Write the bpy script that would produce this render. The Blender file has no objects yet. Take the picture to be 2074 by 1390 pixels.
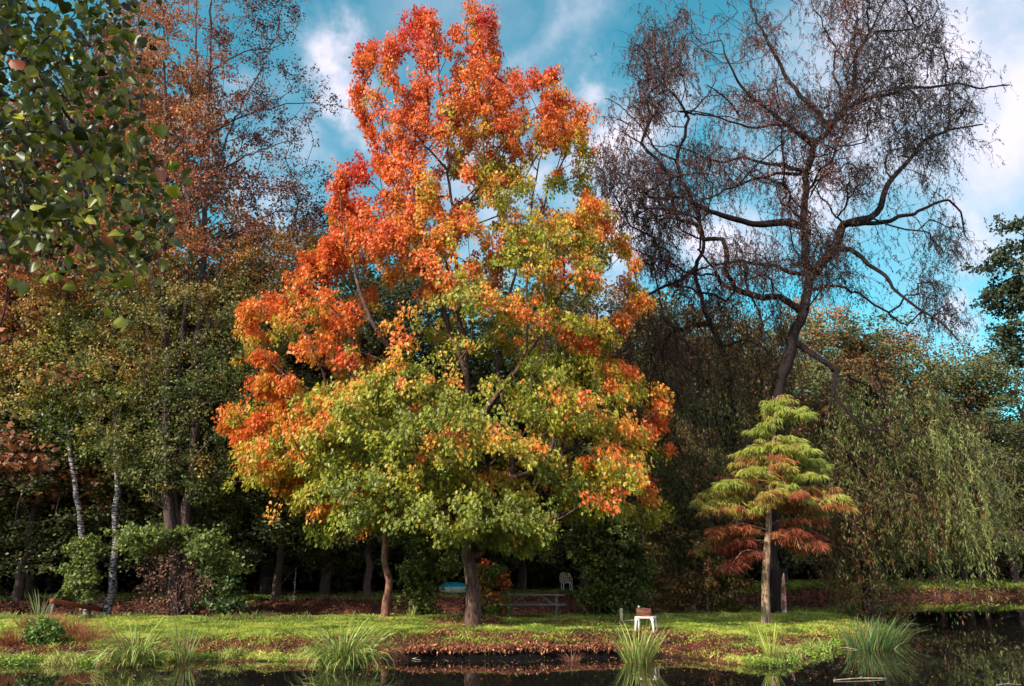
import bpy, math, random
import numpy as np
from mathutils import Vector, Matrix
R = math.radians
random.seed(7)
rng = np.random.default_rng(11)
scene = bpy.context.scene
col = scene.collection

# ------------------------------------------------------------------ camera
F = 1500.0                    # focal length in pixels of the 2074 px wide photograph
PITCH = math.atan((1160 - 695) / F)
CAMZ = 1.8
K = 0.818
cam_d = bpy.data.cameras.new('camera')
cam = bpy.data.objects.new('camera', cam_d)
col.objects.link(cam)
cam.location = (0, 0, CAMZ)
cam.rotation_euler = (R(90) + PITCH, 0, 0)
cam_d.sensor_fit = 'HORIZONTAL'
cam_d.sensor_width = 36
cam_d.lens = 36 * F / 2074
cam_d.clip_end = 2000
scene.camera = cam
CT, ST = math.cos(PITCH), math.sin(PITCH)

def P(u, v, D):
    """photo pixel + horizontal distance (before K) -> world point"""
    a = (u - 1037) / F; b = (695 - v) / F
    fw = CT - b * ST; up = ST + b * CT
    s = D * K / fw
    return np.stack(np.broadcast_arrays(a * s, D * K + 0 * s, CAMZ + up * s), -1)
def G(u, v, z=0.0):
    a = (u - 1037) / F; b = (695 - v) / F
    s = (z - CAMZ) / (ST + b * CT)
    return np.array([a * s, (CT - b * ST) * s, z])

# ------------------------------------------------------------------ sun and sky
SUN_AZ = np.array([-0.76, -0.65]); SUN_AZ = SUN_AZ / np.linalg.norm(SUN_AZ)
SUN_EL = R(30)
sun_dir = Vector((SUN_AZ[0] * math.cos(SUN_EL), SUN_AZ[1] * math.cos(SUN_EL), math.sin(SUN_EL)))
sd = bpy.data.lights.new('sun', 'SUN')
sd.energy = 4.8; sd.angle = R(0.5); sd.color = (1.0, 0.93, 0.80)
so = bpy.data.objects.new('sun', sd); col.objects.link(so)
so.rotation_euler = (-sun_dir).to_track_quat('-Z', 'Y').to_euler()
so.location = (-20, -10, 30)

world = bpy.data.worlds.new('World'); scene.world = world
world.use_nodes = True
wn, wl = world.node_tree.nodes, world.node_tree.links
wn.clear()
def wnode(t, **kw):
    n = wn.new(t)
    for k, v in kw.items(): setattr(n, k, v)
    return n
wout = wnode('ShaderNodeOutputWorld'); bg = wnode('ShaderNodeBackground')
SKY_STR = 0.1
bg.inputs['Strength'].default_value = SKY_STR
sky = wnode('ShaderNodeTexSky', sky_type='NISHITA')
sky.sun_disc = False; sky.sun_elevation = SUN_EL
sky.sun_rotation = math.atan2(sun_dir.x, sun_dir.y)
sky.air_density = 1.0; sky.dust_density = 0.7; sky.ozone_density = 1.6
tint = wnode('ShaderNodeMix', data_type='RGBA', blend_type='MULTIPLY')
tint.inputs[0].default_value = 1.0
tint.inputs[7].default_value = (.46, 1.46, 1.22, 1)
wl.new(sky.outputs[0], tint.inputs[6])
tc = wnode('ShaderNodeTexCoord')
nz = wnode('ShaderNodeTexNoise'); nz.inputs['Scale'].default_value = 5.0; nz.inputs['Detail'].default_value = 7; nz.inputs['Roughness'].default_value = 0.6
wl.new(tc.outputs['Generated'], nz.inputs['Vector'])
sub = wnode('ShaderNodeVectorMath', operation='SUBTRACT'); sub.inputs[1].default_value = (0.5, 0.5, 0.5)
wl.new(nz.outputs['Color'], sub.inputs[0])
scl = wnode('ShaderNodeVectorMath', operation='SCALE'); scl.inputs['Scale'].default_value = 0.34
wl.new(sub.outputs[0], scl.inputs[0])
addv = wnode('ShaderNodeVectorMath', operation='ADD')
wl.new(tc.outputs['Generated'], addv.inputs[0]); wl.new(scl.outputs[0], addv.inputs[1])
clouds = [(640,120,110,1.0),(705,200,110,1.0),(760,290,90,.7),(600,350,110,.6),(850,60,170,.42),(1060,110,80,.55),
 (1160,210,85,.85),(1720,60,200,.95),(1850,150,240,1.0),(2020,250,270,1.0),(1700,350,200,.95),(1560,150,150,.6),(1130,330,120,.8),(1880,570,170,.45),(1250,570,150,.6),(1100,60,110,.55),
 (1300,300,150,1.0),(1330,480,170,1.0),(1450,520,140,.95),(2000,40,200,.8),(1970,578,70,.9),(500,230,90,.5),(560,470,80,.7),
 (1960,420,130,.9),(2010,700,70,.7),(1000,420,220,.75),(-300,300,260,.7),(2500,500,300,.8),(300,-500,300,.6)]
prev = None
bright = [((-.5, -.8, .45), 0, 620, .95), ((.75, -.55, .4), 0, 640, .9), ((.1, -.2, 1.0), 0, 520, .85), ((-.9, .2, .35), 0, 380, .8), ((.95, .35, .3), 0, 420, .85), ((0, -1, .1), 0, 500, .9)]  # invented out-of-view cloud patches, extra bright, as soft fill for the shadows
for ci, (u, v, rr, s) in enumerate(clouds + bright):
    if ci == len(clouds): first, prev = prev, None
    d = Vector(u) if isinstance(u, tuple) else Vector(P(float(u), float(v), 100.0)) - Vector((0, 0, CAMZ))
    d.normalize()
    dist = wnode('ShaderNodeVectorMath', operation='DISTANCE'); dist.inputs[1].default_value = d
    wl.new(addv.outputs[0], dist.inputs[0])
    mr = wnode('ShaderNodeMapRange', interpolation_type='SMOOTHSTEP')
    mr.inputs['From Min'].default_value = 0; mr.inputs['From Max'].default_value = rr * 1.25 / F
    mr.inputs['To Min'].default_value = s; mr.inputs['To Max'].default_value = 0
    wl.new(dist.outputs['Value'], mr.inputs['Value'])
    if prev is None: prev = mr.outputs[0]
    else:
        m = wnode('ShaderNodeMath', operation='MAXIMUM')
        wl.new(prev, m.inputs[0]); wl.new(mr.outputs[0], m.inputs[1]); prev = m.outputs[0]
clampn = wnode('ShaderNodeClamp'); wl.new(first, clampn.inputs[0])
clamp2 = wnode('ShaderNodeClamp'); wl.new(prev, clamp2.inputs[0])
ccol = wnode('ShaderNodeValToRGB')
ccol.color_ramp.elements[0].color = (2.9, 3.6, 4.6, 1); ccol.color_ramp.elements[1].color = (5.8, 5.5, 6.4, 1)
ccol.color_ramp.elements[0].position = 0.3; ccol.color_ramp.elements[1].position = 0.95
wl.new(clampn.outputs[0], ccol.inputs[0])
mixc = wnode('ShaderNodeMix', data_type='RGBA')
wl.new(clampn.outputs[0], mixc.inputs[0]); wl.new(tint.outputs[2], mixc.inputs[6]); wl.new(ccol.outputs[0], mixc.inputs[7])
mixb = wnode('ShaderNodeMix', data_type='RGBA')      # unseen cloud glow added round the camera to lift and tint the shadows
mixb.inputs[7].default_value = (28.0, 21.0, 25.5, 1)
wl.new(clamp2.outputs[0], mixb.inputs[0]); wl.new(mixc.outputs[2], mixb.inputs[6])
wl.new(mixb.outputs[2], bg.inputs['Color']); wl.new(bg.outputs[0], wout.inputs[0])

scene.view_settings.view_transform = 'Standard'
scene.view_settings.look = 'None'
scene.view_settings.exposure = 0.85
scene.view_settings.gamma = 1.0
scene.render.engine = 'CYCLES'
scene.cycles.max_bounces = 6; scene.cycles.diffuse_bounces = 4; scene.cycles.transmission_bounces = 3
scene.cycles.glossy_bounces = 3; scene.cycles.transparent_max_bounces = 4
scene.cycles.use_denoising = True
scene.cycles.use_adaptive_sampling = True
scene.cycles.adaptive_threshold = 0.02

# ------------------------------------------------------------------ small helpers
def lin(r, g, b):
    f = lambda c: (c / 255 / 12.92) if c / 255 <= 0.04045 else ((c / 255 + 0.055) / 1.055) ** 2.4
    return np.array([f(r), f(g), f(b)])
def norm(a): return a / (np.linalg.norm(a, axis=-1, keepdims=True) + 1e-9)
def _hash(ix, iy, iz, seed):
    n = (ix * 374761393 + iy * 668265263 + iz * 2147483647 + seed * 1274126177) & 0xffffffff
    n = ((n ^ (n >> 13)) * 1274126177) & 0xffffffff
    n = n ^ (n >> 16)
    return (n & 0xffff) / 65535.0
def vnoise(p, sc, seed=0):
    """value noise in [0,1] for an (N,3) array"""
    q = np.asarray(p, float) * sc + 1000.0
    i = np.floor(q).astype(np.int64); f = q - i; f = f * f * (3 - 2 * f)
    out = 0
    for dx in (0, 1):
        for dy in (0, 1):
            for dz in (0, 1):
                w = (f[..., 0] if dx else 1 - f[..., 0]) * (f[..., 1] if dy else 1 - f[..., 1]) * (f[..., 2] if dz else 1 - f[..., 2])
                out = out + w * _hash(i[..., 0] + dx, i[..., 1] + dy, i[..., 2] + dz, seed)
    return out
def fbm(p, sc, seed=0, o=3):
    s = 0; a = 1; t = 0
    for k in range(o):
        s = s + a * vnoise(p, sc * 2 ** k, seed + k); t += a; a *= 0.5
    return s / t
def ramp(t, stops):
    """stops [(pos, color array)] -> colours"""
    t = np.clip(t, stops[0][0], stops[-1][0])
    xs = [s[0] for s in stops]
    return np.stack([np.interp(t, xs, [s[1][k] for s in stops]) for k in range(3)], -1)

def mesh_obj(name, V, faces, mat, parent=None, colors=None, smooth=False, uv=None):
    """faces: (M,k) int array or list of such arrays"""
    if not isinstance(faces, list): faces = [faces]
    me = bpy.data.meshes.new(name)
    V = np.ascontiguousarray(V, dtype=np.float32)
    me.vertices.add(len(V)); me.vertices.foreach_set('co', V.ravel())
    loops = np.concatenate([f.ravel() for f in faces]).astype(np.int32)
    sizes = np.concatenate([np.full(len(f), f.shape[1]) for f in faces]).astype(np.int32)
    starts = np.concatenate([[0], np.cumsum(sizes)[:-1]]).astype(np.int32)
    me.loops.add(len(loops)); me.loops.foreach_set('vertex_index', loops)
    me.polygons.add(len(sizes)); me.polygons.foreach_set('loop_start', starts); me.polygons.foreach_set('loop_total', sizes)
    if smooth: me.polygons.foreach_set('use_smooth', np.ones(len(sizes), bool))
    if colors is not None:
        at = me.attributes.new('Col', 'FLOAT_COLOR', 'POINT')
        c = np.ones((len(V), 4), np.float32); c[:, :3] = colors
        at.data.foreach_set('color', c.ravel())
    me.update(calc_edges=True)
    me.materials.append(mat)
    o = bpy.data.objects.new(name, me); col.objects.link(o)
    if parent is not None:
        o.parent = parent
        o.matrix_parent_inverse = Matrix.Translation(parent.location).inverted() if not parent.rotation_euler.z else parent.matrix_basis.inverted()
    return o
def thing(name, label, cat, loc=(0, 0, 0), group=None):
    o = bpy.data.objects.new(name, None); col.objects.link(o)
    o.location = tuple(float(c) for c in loc); o.empty_display_size = 0.3
    o['label'] = label; o['category'] = cat
    if group: o['group'] = group
    return o
def tag(o, label, cat=None, group=None, kind=None):
    if label: o['label'] = label
    if cat: o['category'] = cat
    if group: o['group'] = group
    if kind: o['kind'] = kind
    return o
def copy_thing(root, loc, rz, sc, label, group):
    r = root.copy(); col.objects.link(r)
    r.location = tuple(float(c) for c in loc); r.rotation_euler = (0, 0, rz); r.scale = (sc[0], sc[0], sc[1])
    r['label'] = label; r['group'] = group
    for ch in list(root.children):
        c = ch.copy(); col.objects.link(c); c.parent = r
    return r

# ------------------------------------------------------------------ materials
def new_mat(name):
    m = bpy.data.materials.new(name); m.use_nodes = True
    nt = m.node_tree; nt.nodes.clear()
    return m, nt.nodes, nt.links
def leaf_mat(name, trans=0.3, rough=0.5, vary=0.25, gain=1.0, spec=0.3):
    m, n, l = new_mat(name)
    out = n.new('ShaderNodeOutputMaterial'); at = n.new('ShaderNodeAttribute'); at.attribute_name = 'Col'
    oi = n.new('ShaderNodeObjectInfo')
    hs = n.new('ShaderNodeHueSaturation')
    mh = n.new('ShaderNodeMapRange'); mh.inputs['To Min'].default_value = 0.5 - 0.012 * vary / 0.25; mh.inputs['To Max'].default_value = 0.5 + 0.02 * vary / 0.25
    mv = n.new('ShaderNodeMapRange'); mv.inputs['To Min'].default_value = gain * (1 - vary); mv.inputs['To Max'].default_value = gain * (1 + vary)
    l.new(oi.outputs['Random'], mh.inputs[0]); l.new(oi.outputs['Random'], mv.inputs[0])
    l.new(mh.outputs[0], hs.inputs['Hue']); l.new(mv.outputs[0], hs.inputs['Value'])
    hs.inputs['Saturation'].default_value = 1.0
    l.new(at.outputs['Color'], hs.inputs['Color'])
    p = n.new('ShaderNodeBsdfPrincipled'); p.inputs['Roughness'].default_value = rough
    p.inputs['Specular IOR Level'].default_value = spec
    l.new(hs.outputs[0], p.inputs['Base Color'])
    t = n.new('ShaderNodeBsdfTranslucent'); l.new(hs.outputs[0], t.inputs['Color'])
    mx = n.new('ShaderNodeMixShader'); mx.inputs[0].default_value = trans
    l.new(p.outputs[0], mx.inputs[1]); l.new(t.outputs[0], mx.inputs[2]); l.new(mx.outputs[0], out.inputs[0])
    return m
def noise_mat(name, c1, c2, scale=8, rough=0.85, bump=0.4, stretch=(1, 1, 1), c3=None, detail=6, dist=0.03, metallic=0.0, pos=(0.35, 0.65)):
    m, n, l = new_mat(name)
    out = n.new('ShaderNodeOutputMaterial'); p = n.new('ShaderNodeBsdfPrincipled')
    tcn = n.new('ShaderNodeTexCoord'); mp = n.new('ShaderNodeMapping'); mp.inputs['Scale'].default_value = stretch
    nz = n.new('ShaderNodeTexNoise'); nz.inputs['Scale'].default_value = scale; nz.inputs['Detail'].default_value = detail; nz.inputs['Roughness'].default_value = 0.65
    l.new(tcn.outputs['Object'], mp.inputs[0]); l.new(mp.outputs[0], nz.inputs['Vector'])
    cr = n.new('ShaderNodeValToRGB'); e = cr.color_ramp.elements
    e[0].position, e[1].position = pos; e[0].color = (*c1, 1); e[1].color = (*c2, 1)
    if c3 is not None:
        x = e.new(min(0.95, pos[1] + 0.12)); x.color = (*c3, 1)
    l.new(nz.outputs[0], cr.inputs[0]); l.new(cr.outputs[0], p.inputs['Base Color'])
    p.inputs['Roughness'].default_value = rough; p.inputs['Metallic'].default_value = metallic
    p.inputs['Specular IOR Level'].default_value = .2 if rough > .6 else .5
    b = n.new('ShaderNodeBump'); b.inputs['Strength'].default_value = bump; b.inputs['Distance'].default_value = dist
    l.new(nz.outputs[0], b.inputs['Height']); l.new(b.outputs[0], p.inputs['Normal']); l.new(p.outputs[0], out.inputs[0])
    return m
BARK_DARK = noise_mat('bark_dark', lin(34, 27, 28), lin(84, 66, 60), 5, stretch=(3, 3, 0.6), bump=0.8)
BARK_MAPLE = noise_mat('bark_maple', lin(30, 21, 20), lin(104, 76, 66), 6, stretch=(3, 3, 0.5), bump=1.0, c3=lin(160, 128, 112))
BARK_CYP = noise_mat('bark_cypress', lin(78, 58, 46), lin(160, 130, 104), 7, stretch=(3, 3, 0.35), bump=0.8, c3=lin(190, 168, 140))
BARK_ALDER = noise_mat('bark_alder', lin(28, 20, 23), lin(92, 70, 66), 6, stretch=(3, 3, 0.5), bump=0.8)
BARK_WILLOW = noise_mat('bark_willow', lin(12, 8, 8), lin(38, 25, 23), 6, stretch=(3, 3, 0.4), bump=1.0)
BARK_BIRCH = noise_mat('bark_birch', lin(30, 26, 28), lin(140, 128, 128), 3, stretch=(2.0, 2.0, 8), bump=0.3, pos=(0.47, 0.55), c3=lin(176, 164, 162))
BARK_RED = noise_mat('bark_peeling', lin(58, 38, 32), lin(140, 92, 72), 6, stretch=(2, 2, 0.8), bump=0.8, c3=lin(190, 160, 145))
WOOD_DARK = noise_mat('wood_dark', lin(56, 50, 52), lin(118, 108, 104), 5, stretch=(1, 6, 6), bump=0.4)
WOOD_BROWN = noise_mat('wood_brown', lin(62, 36, 28), lin(118, 74, 54), 5, stretch=(1, 6, 6), bump=0.4)
WOOD_RED = noise_mat('wood_red', lin(84, 42, 32), lin(160, 82, 58), 4, stretch=(1, 5, 5), bump=0.4)
WOOD_PALE = noise_mat('wood_pale', lin(128, 112, 92), lin(206, 188, 158), 6, stretch=(1, 5, 5), bump=0.4)
WOOD_GREY = noise_mat('wood_grey', lin(110, 118, 128), lin(190, 200, 212), 5, stretch=(1, 8, 8), bump=0.3)
PLASTIC = noise_mat('plastic_white', lin(142, 130, 120), lin(206, 196, 190), 7, rough=0.5, bump=0.03, pos=(0.28, 0.5))
TEAL = noise_mat('cover_teal', lin(0, 120, 140), lin(30, 165, 180), 5, rough=0.6, bump=0.2)
HULL = noise_mat('hull_white', lin(170, 168, 160), lin(215, 214, 205), 5, rough=0.4, bump=0.05)
LEAF_MAPLE = leaf_mat('leaf_maple', 0.38, 0.42, 0.0, 1.0, 0.35)
LEAF = leaf_mat('leaf', 0.30, 0.5, 0.0)
LEAF_WOODS = leaf_mat('leaf_woods', 0.25, 0.55, 0.25)
LEAF_NEAR = leaf_mat('leaf_near', 0.30, 0.4, 0.0, 1.0, 0.4)
LEAF_GRASS = leaf_mat('leaf_grass', 0.35, 0.5, 0.0)
LEAF_DRY = leaf_mat('leaf_dry', 0.12, 0.7, 0.0, 1.0, 0.2)

# ------------------------------------------------------------------ leaves
T_OVAL = (np.array([(0, 0, 0), (.35, -.5, .10), (.75, -.36, .04), (1, 0, -.1), (.75, .36, .04), (.35, .5, .10)]),
          [np.array([[0, 1, 2, 3], [0, 3, 4, 5]])])
T_DIAM = (np.array([(0, 0, 0), (.45, -.5, .1), (1, 0, -.05), (.45, .5, .1)]), [np.array([[0, 1, 2, 3]])])
T_MAPLE = (np.array([(0, 0, 0), (.12, -.42, .06), (.34, -.24, .05), (.58, -.56, .06), (.64, -.2, .03), (1.0, 0, -.12),
                     (.64, .2, .03), (.58, .56, .06), (.34, .24, .05), (.12, .42, .06)]),
           [np.array([[0, 1, 2, 3, 4, 5], [0, 5, 6, 7, 8, 9]])])
T_HEART = (np.array([(.06, 0, 0), (-.03, -.22, .04), (.14, -.46, .15), (.45, -.46, .13), (.75, -.24, .0), (1, 0, -.18),
                     (.75, .24, .02), (.45, .46, .19), (.14, .46, .17), (-.03, .22, .04)]),
           [np.array([[0, 1, 2, 3, 4, 5], [0, 5, 6, 7, 8, 9]])])
T_STRIP = (np.array([(0, -.5, 0), (0, .5, 0), (.5, .5, .03), (.5, -.5, .03), (1, 0, -.05)]), [np.array([[0, 3, 2, 1]]), np.array([[3, 4, 2]])])
def leaf_geo(C, L, N, size, width, tmpl):
    """C centres (base), L length dir, N normal hint, size (n,), width ratio"""
    n = len(C); T, Fs = tmpl; k = len(T)
    L = norm(L); W = norm(np.cross(N, L)); N2 = np.cross(L, W)
    size = np.broadcast_to(np.asarray(size, float), (n,)); width = np.broadcast_to(np.asarray(width, float), (n,))
    V = (C[:, None, :] + size[:, None, None] * (T[None, :, 0, None] * L[:, None, :]
         + width[:, None, None] * T[None, :, 1, None] * W[:, None, :] + T[None, :, 2, None] * N2[:, None, :]))
    faces = [(f[None] + (np.arange(n) * k)[:, None, None]).reshape(-1, f.shape[1]) for f in Fs]
    return V.reshape(-1, 3), faces, k
def leaves(name, C, L, N, size, width, colors, tmpl, mat, parent):
    V, faces, k = leaf_geo(C, L, N, size, width, tmpl)
    return mesh_obj(name, V, faces, mat, parent, np.repeat(colors, k, axis=0))
def merge_geo(parts):
    """parts: list of (V, faces list, colours per vertex) -> merged"""
    Vs, Cs, by = [], [], {}; off = 0
    for V, fs, c in parts:
        Vs.append(V); Cs.append(c)
        for f in fs: by.setdefault(f.shape[1], []).append(f + off)
        off += len(V)
    return np.concatenate(Vs), [np.concatenate(v) for v in by.values()], np.concatenate(Cs)

# ------------------------------------------------------------------ skeleton trees
def catmull(p, step=None, n=None):
    p = np.asarray(p, float)
    if len(p) < 3:
        q = np.concatenate([p[:1] * 2 - p[1:2], p, p[-1:] * 2 - p[-2:-1]])
    else:
        q = np.concatenate([p[:1] * 2 - p[1:2], p, p[-1:] * 2 - p[-2:-1]])
    out = []
    for i in range(1, len(q) - 2):
        a, b, c, d = q[i - 1], q[i], q[i + 1], q[i + 2]
        m = n if n else max(1, int(np.linalg.norm(c[:3] - b[:3]) / step))
        t = (np.arange(m) / m)[:, None]
        out.append(0.5 * ((2 * b) + (-a + c) * t + (2 * a - 5 * b + 4 * c - d) * t ** 2 + (-a + 3 * b - 3 * c + d) * t ** 3))
    out.append(p[-1:])
    return np.concatenate(out)
class Skel:
    def __init__(s, rmax=9.0): s.rmax = rmax; s.pos = []; s.par = []; s.rad = []; s.path = []
    def limb(s, pts, r0, r1, step=0.5, parent=None, free=False, jit=0.04):
        p = catmull(pts, step)
        if jit: p[1:-1] += rng.normal(0, jit, (max(0, len(p) - 2), 3))
        if not s.pos or free: par = -1
        else:
            A = np.array(s.pos); par = int(np.argmin(((A - p[0]) ** 2).sum(1)))
            if parent is not None: par = parent
        n = len(p); start = len(s.pos)
        for i in range(n):
            if i == 0 and par >= 0 and np.linalg.norm(np.array(s.pos[par]) - p[0]) < 0.05: 
                continue
            pp = par; 
            base = s.path[par] if par >= 0 else 0
            dl = np.linalg.norm(p[i] - np.array(s.pos[par])) if par >= 0 else 0
            s.pos.append(p[i]); s.par.append(pp); s.path.append(base + dl)
            s.rad.append(r0 + (r1 - r0) * (i / max(1, n - 1)) ** 0.8)
            par = len(s.pos) - 1
        return start, len(s.pos) - 1
    def grow(s, pts, bf=0.5, path0=None, skip=0):
        pts = np.asarray(pts); n = len(pts)
        A = np.array(s.pos); PA = np.array(s.path)
        if path0 is not None: PA = PA * path0
        best = np.full(n, 1e9); who = np.zeros(n, int)
        for i in range(skip, len(A)):
            d = np.linalg.norm(pts - A[i], axis=1) + bf * PA[i]
            m = d < best; best[m] = d[m]; who[m] = i
        path = list(PA); left = np.ones(n, bool)
        for _ in range(n):
            j = int(np.argmin(np.where(left, best, 1e9))); left[j] = False
            w = who[j]; a = np.array(s.pos[w]); L = np.linalg.norm(pts[j] - a)
            s.pos.append(pts[j]); s.par.append(w); s.rad.append(0); s.path.append(s.path[w] + L); path.append(path[w] + L)
            k = len(s.pos) - 1
            d = np.linalg.norm(pts - pts[j], axis=1) + bf * path[k]
            m = left & (d < best); best[m] = d[m]; who[m] = k
    def geo(s, tip=0.012, expo=0.45, sides=5, jit=0.12, cap=0.8):
        n = len(s.pos); A = np.array(s.pos); par = np.array(s.par); cnt = np.ones(n)
        ch = [[] for _ in range(n)]
        order = range(n - 1, -1, -1)
        for i in range(n):
            if par[i] >= 0: ch[par[i]].append(i)
        done = np.zeros(n)
        for i in order:
            if ch[i]: cnt[i] = sum(cnt[c] for c in ch[i])
            else: cnt[i] = 1
        r = np.array(s.rad)
        auto = r <= 0
        rr = tip * cnt ** expo
        for i in range(n):
            if auto[i]: r[i] = min(rr[i], s.rmax, r[par[i]] * cap if not auto[par[i]] else r[par[i]] * 0.97)
        Vs, Fs = [], []; off = 0
        started = np.zeros(n, bool)
        roots = [i for i in range(n) if par[i] < 0]
        stack = [(i, -1) for i in roots]
        while stack:
            i, frm = stack.pop()
            chain = [] if frm < 0 else [frm]
            j = i
            while True:
                chain.append(j)
                if not ch[j]: break
                cs = sorted(ch[j], key=lambda c: -(r[c] * 1000 + cnt[c] * .001))
                for c in cs[1:]: stack.append((c, j))
                j = cs[0]
            if len(chain) < 2: continue
            p = A[chain]; rad = r[chain].copy()
            if frm >= 0: rad[0] = min(rad[0], rad[1] * 1.15)
            q = np.concatenate([p, rad[:, None]], 1)
            if r[i] < 0.12 or True:
                q = catmull(q, n=2 if len(chain) > 2 else 3)
                seg = np.linalg.norm(p[-1] - p[0]) / max(1, len(q))
                if len(q) > 2 and jit: q[1:-1, :3] += rng.normal(0, 1, (len(q) - 2, 3)) * jit * seg * 0.5 * (0.3 if rad.max() > 0.1 else 1)
            P3 = q[:, :3]; rq = np.maximum(q[:, 3], 0.002)
            t = np.gradient(P3, axis=0); t = norm(t)
            ref = np.where(np.abs(t[:, 2:3]) > 0.9, np.array([[1.0, 0, 0]]), np.array([[0, 0, 1.0]]))
            ref = np.broadcast_to(np.array([0.31, 0.57, 0.2]) if abs(t[:, 2].mean()) > 0.6 else np.array([0.1, 0.15, 1.0]), t.shape)
            a = norm(np.cross(t, ref)); b = np.cross(t, a)
            sd_ = sides if rad.max() < 0.12 else 12
            if rad.max() < 0.025: sd_ = 3
            ang = np.arange(sd_) / sd_ * 2 * math.pi
            if rad.max() > 0.12:
                lump = 1 + 0.12 * (vnoise(P3, 1.3, 5)[:, None] - 0.5) + 0.10 * np.sin(ang * 3 + 1.0)[None] * 0.6
            else: lump = np.ones((len(q), sd_))
            ring = P3[:, None] + (rq[:, None] * lump)[..., None] * (np.cos(ang)[None, :, None] * a[:, None] + np.sin(ang)[None, :, None] * b[:, None])
            m = len(q); Vs.append(ring.reshape(-1, 3))
            ii = np.arange(m - 1)[:, None] * sd_; jj = np.arange(sd_)[None]; j2 = (jj + 1) % sd_
            Fs.append(np.stack([ii + jj, ii + j2, ii + sd_ + j2, ii + sd_ + jj], -1).reshape(-1, 4) + off)
            off += m * sd_
        return np.concatenate(Vs), np.concatenate(Fs)
    def build(s, name, mat, parent, **kw):
        V, Fq = s.geo(**kw)
        return mesh_obj(name, V, Fq, mat, parent, smooth=True)

# ------------------------------------------------------------------ crowns from outlines
def in_poly(u, v, poly):
    u = np.asarray(u); v = np.asarray(v); c = np.zeros(u.shape, bool); n = len(poly)
    for i in range(n):
        x1, y1 = poly[i]; x2, y2 = poly[(i + 1) % n]
        if y1 == y2: continue
        m = ((y1 > v) != (y2 > v)) & (u < (x2 - x1) * (v - y1) / (y2 - y1) + x1)
        c ^= m
    return c
def sample_poly(poly, n, keep=None):
    P_ = np.array(poly, float); lo, hi = P_.min(0), P_.max(0); U, Vv = [], []
    got = 0
    while got < n:
        u = rng.uniform(lo[0], hi[0], n * 3); v = rng.uniform(lo[1], hi[1], n * 3)
        m = in_poly(u, v, poly)
        if keep is not None: m &= rng.random(len(u)) < keep(u, v)
        U.append(u[m]); Vv.append(v[m]); got += m.sum()
    return np.concatenate(U)[:n], np.concatenate(Vv)[:n]
def row_extent(poly, v):
    P_ = np.array(poly, float); lo = np.full(len(v), 1e9); hi = np.full(len(v), -1e9)
    n = len(P_)
    for i in range(n):
        x1, y1 = P_[i]; x2, y2 = P_[(i + 1) % n]
        if y1 == y2: continue
        m = (np.minimum(y1, y2) <= v) & (np.maximum(y1, y2) >= v)
        x = x1 + (v - y1) / (y2 - y1) * (x2 - x1)
        lo = np.where(m, np.minimum(lo, x), lo); hi = np.where(m, np.maximum(hi, x), hi)
    return lo, hi
def crown_points(poly, n, D, flat=0.7, keep=None, surface=0.0, maxdep=None):
    u, v = sample_poly(poly, n, keep)
    lo, hi = row_extent(poly, v)
    half = np.maximum(hi - lo, 30) / 2; t = (u - (lo + hi) / 2) / half
    w = half * D / F * flat * np.sqrt(np.maximum(0.05, 1 - t ** 2))
    if maxdep: w = np.minimum(w, maxdep)
    s = rng.uniform(-1, 1, n)
    if surface: s = np.sign(s) * np.abs(s) ** (1 - surface)
    dd = s * w
    return P(u, v, D + dd), u, v, s, t
def clumps(C, per, rad, jitter=1.0):
    """scatter per points round each centre inside an ellipsoid rad=(rx,ry,rz)"""
    n = len(C) * per
    o = norm(rng.normal(0, 1, (n, 3))) * (rng.random((n, 1)) ** (1 / 2.2))
    r = np.array(rad) * rng.uniform(0.7, 1.3, (len(C), 1))
    return np.repeat(C, per, 0) + o * np.repeat(r, per, 0), o
def hang(n, out, down=0.7, rnd=0.6, upn=0.6):
    """leaf direction + normal for n leaves; out = outward vectors"""
    L = norm(rng.normal(0, 1, (n, 3)) * rnd + np.array([0, 0, -down]) + out * 0.35)
    N = norm(rng.normal(0, 1, (n, 3)) * 0.55 + np.array([0, 0, upn]) + out * 0.7)
    return L, N

# ------------------------------------------------------------------ ground
def sdist(px, py, poly):
    """signed distance to polygon, positive inside"""
    d = np.full(px.shape, 1e9); n = len(poly)
    for i in range(n):
        a = poly[i]; b = poly[(i + 1) % n]; ab = b - a; L2 = (ab ** 2).sum()
        t = np.clip(((px - a[0]) * ab[0] + (py - a[1]) * ab[1]) / L2, 0, 1)
        d = np.minimum(d, np.hypot(px - a[0] - t * ab[0], py - a[1] - t * ab[1]))
    return np.where(in_poly(px, py, [tuple(p) for p in poly]), d, -d)
front = [(-600, 1352), (-200, 1350), (0, 1347), (200, 1346), (420, 1338), (600, 1340), (760, 1340), (830, 1336), (1000, 1336), (1150, 1334),
         (1260, 1330), (1380, 1332), (1470, 1346), (1560, 1352), (1630, 1334), (1690, 1312), (1760, 1308), (1800, 1292), (1815, 1276)]
isl = [G(u, v)[:2] for u, v in front]
for u, D in [(1800, 33), (1740, 37.5), (1690, 39.3), (1500, 38.5), (1200, 37), (900, 36.2), (500, 36), (100, 35.6), (-300, 37), (-900, 40)]:
    isl.append(P(float(u), 1240.0, D)[:2])
isl = np.array(isl)
shore_u = [(-900, 33), (-300, 34.5), (0, 37.0), (480, 37.8), (900, 40), (1100, 44.5), (1330, 60), (1640, 72), (2074, 76), (2600, 78)]
sh = np.array([P(float(u), 1205.0, D)[:2] for u, D in shore_u])
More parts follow.
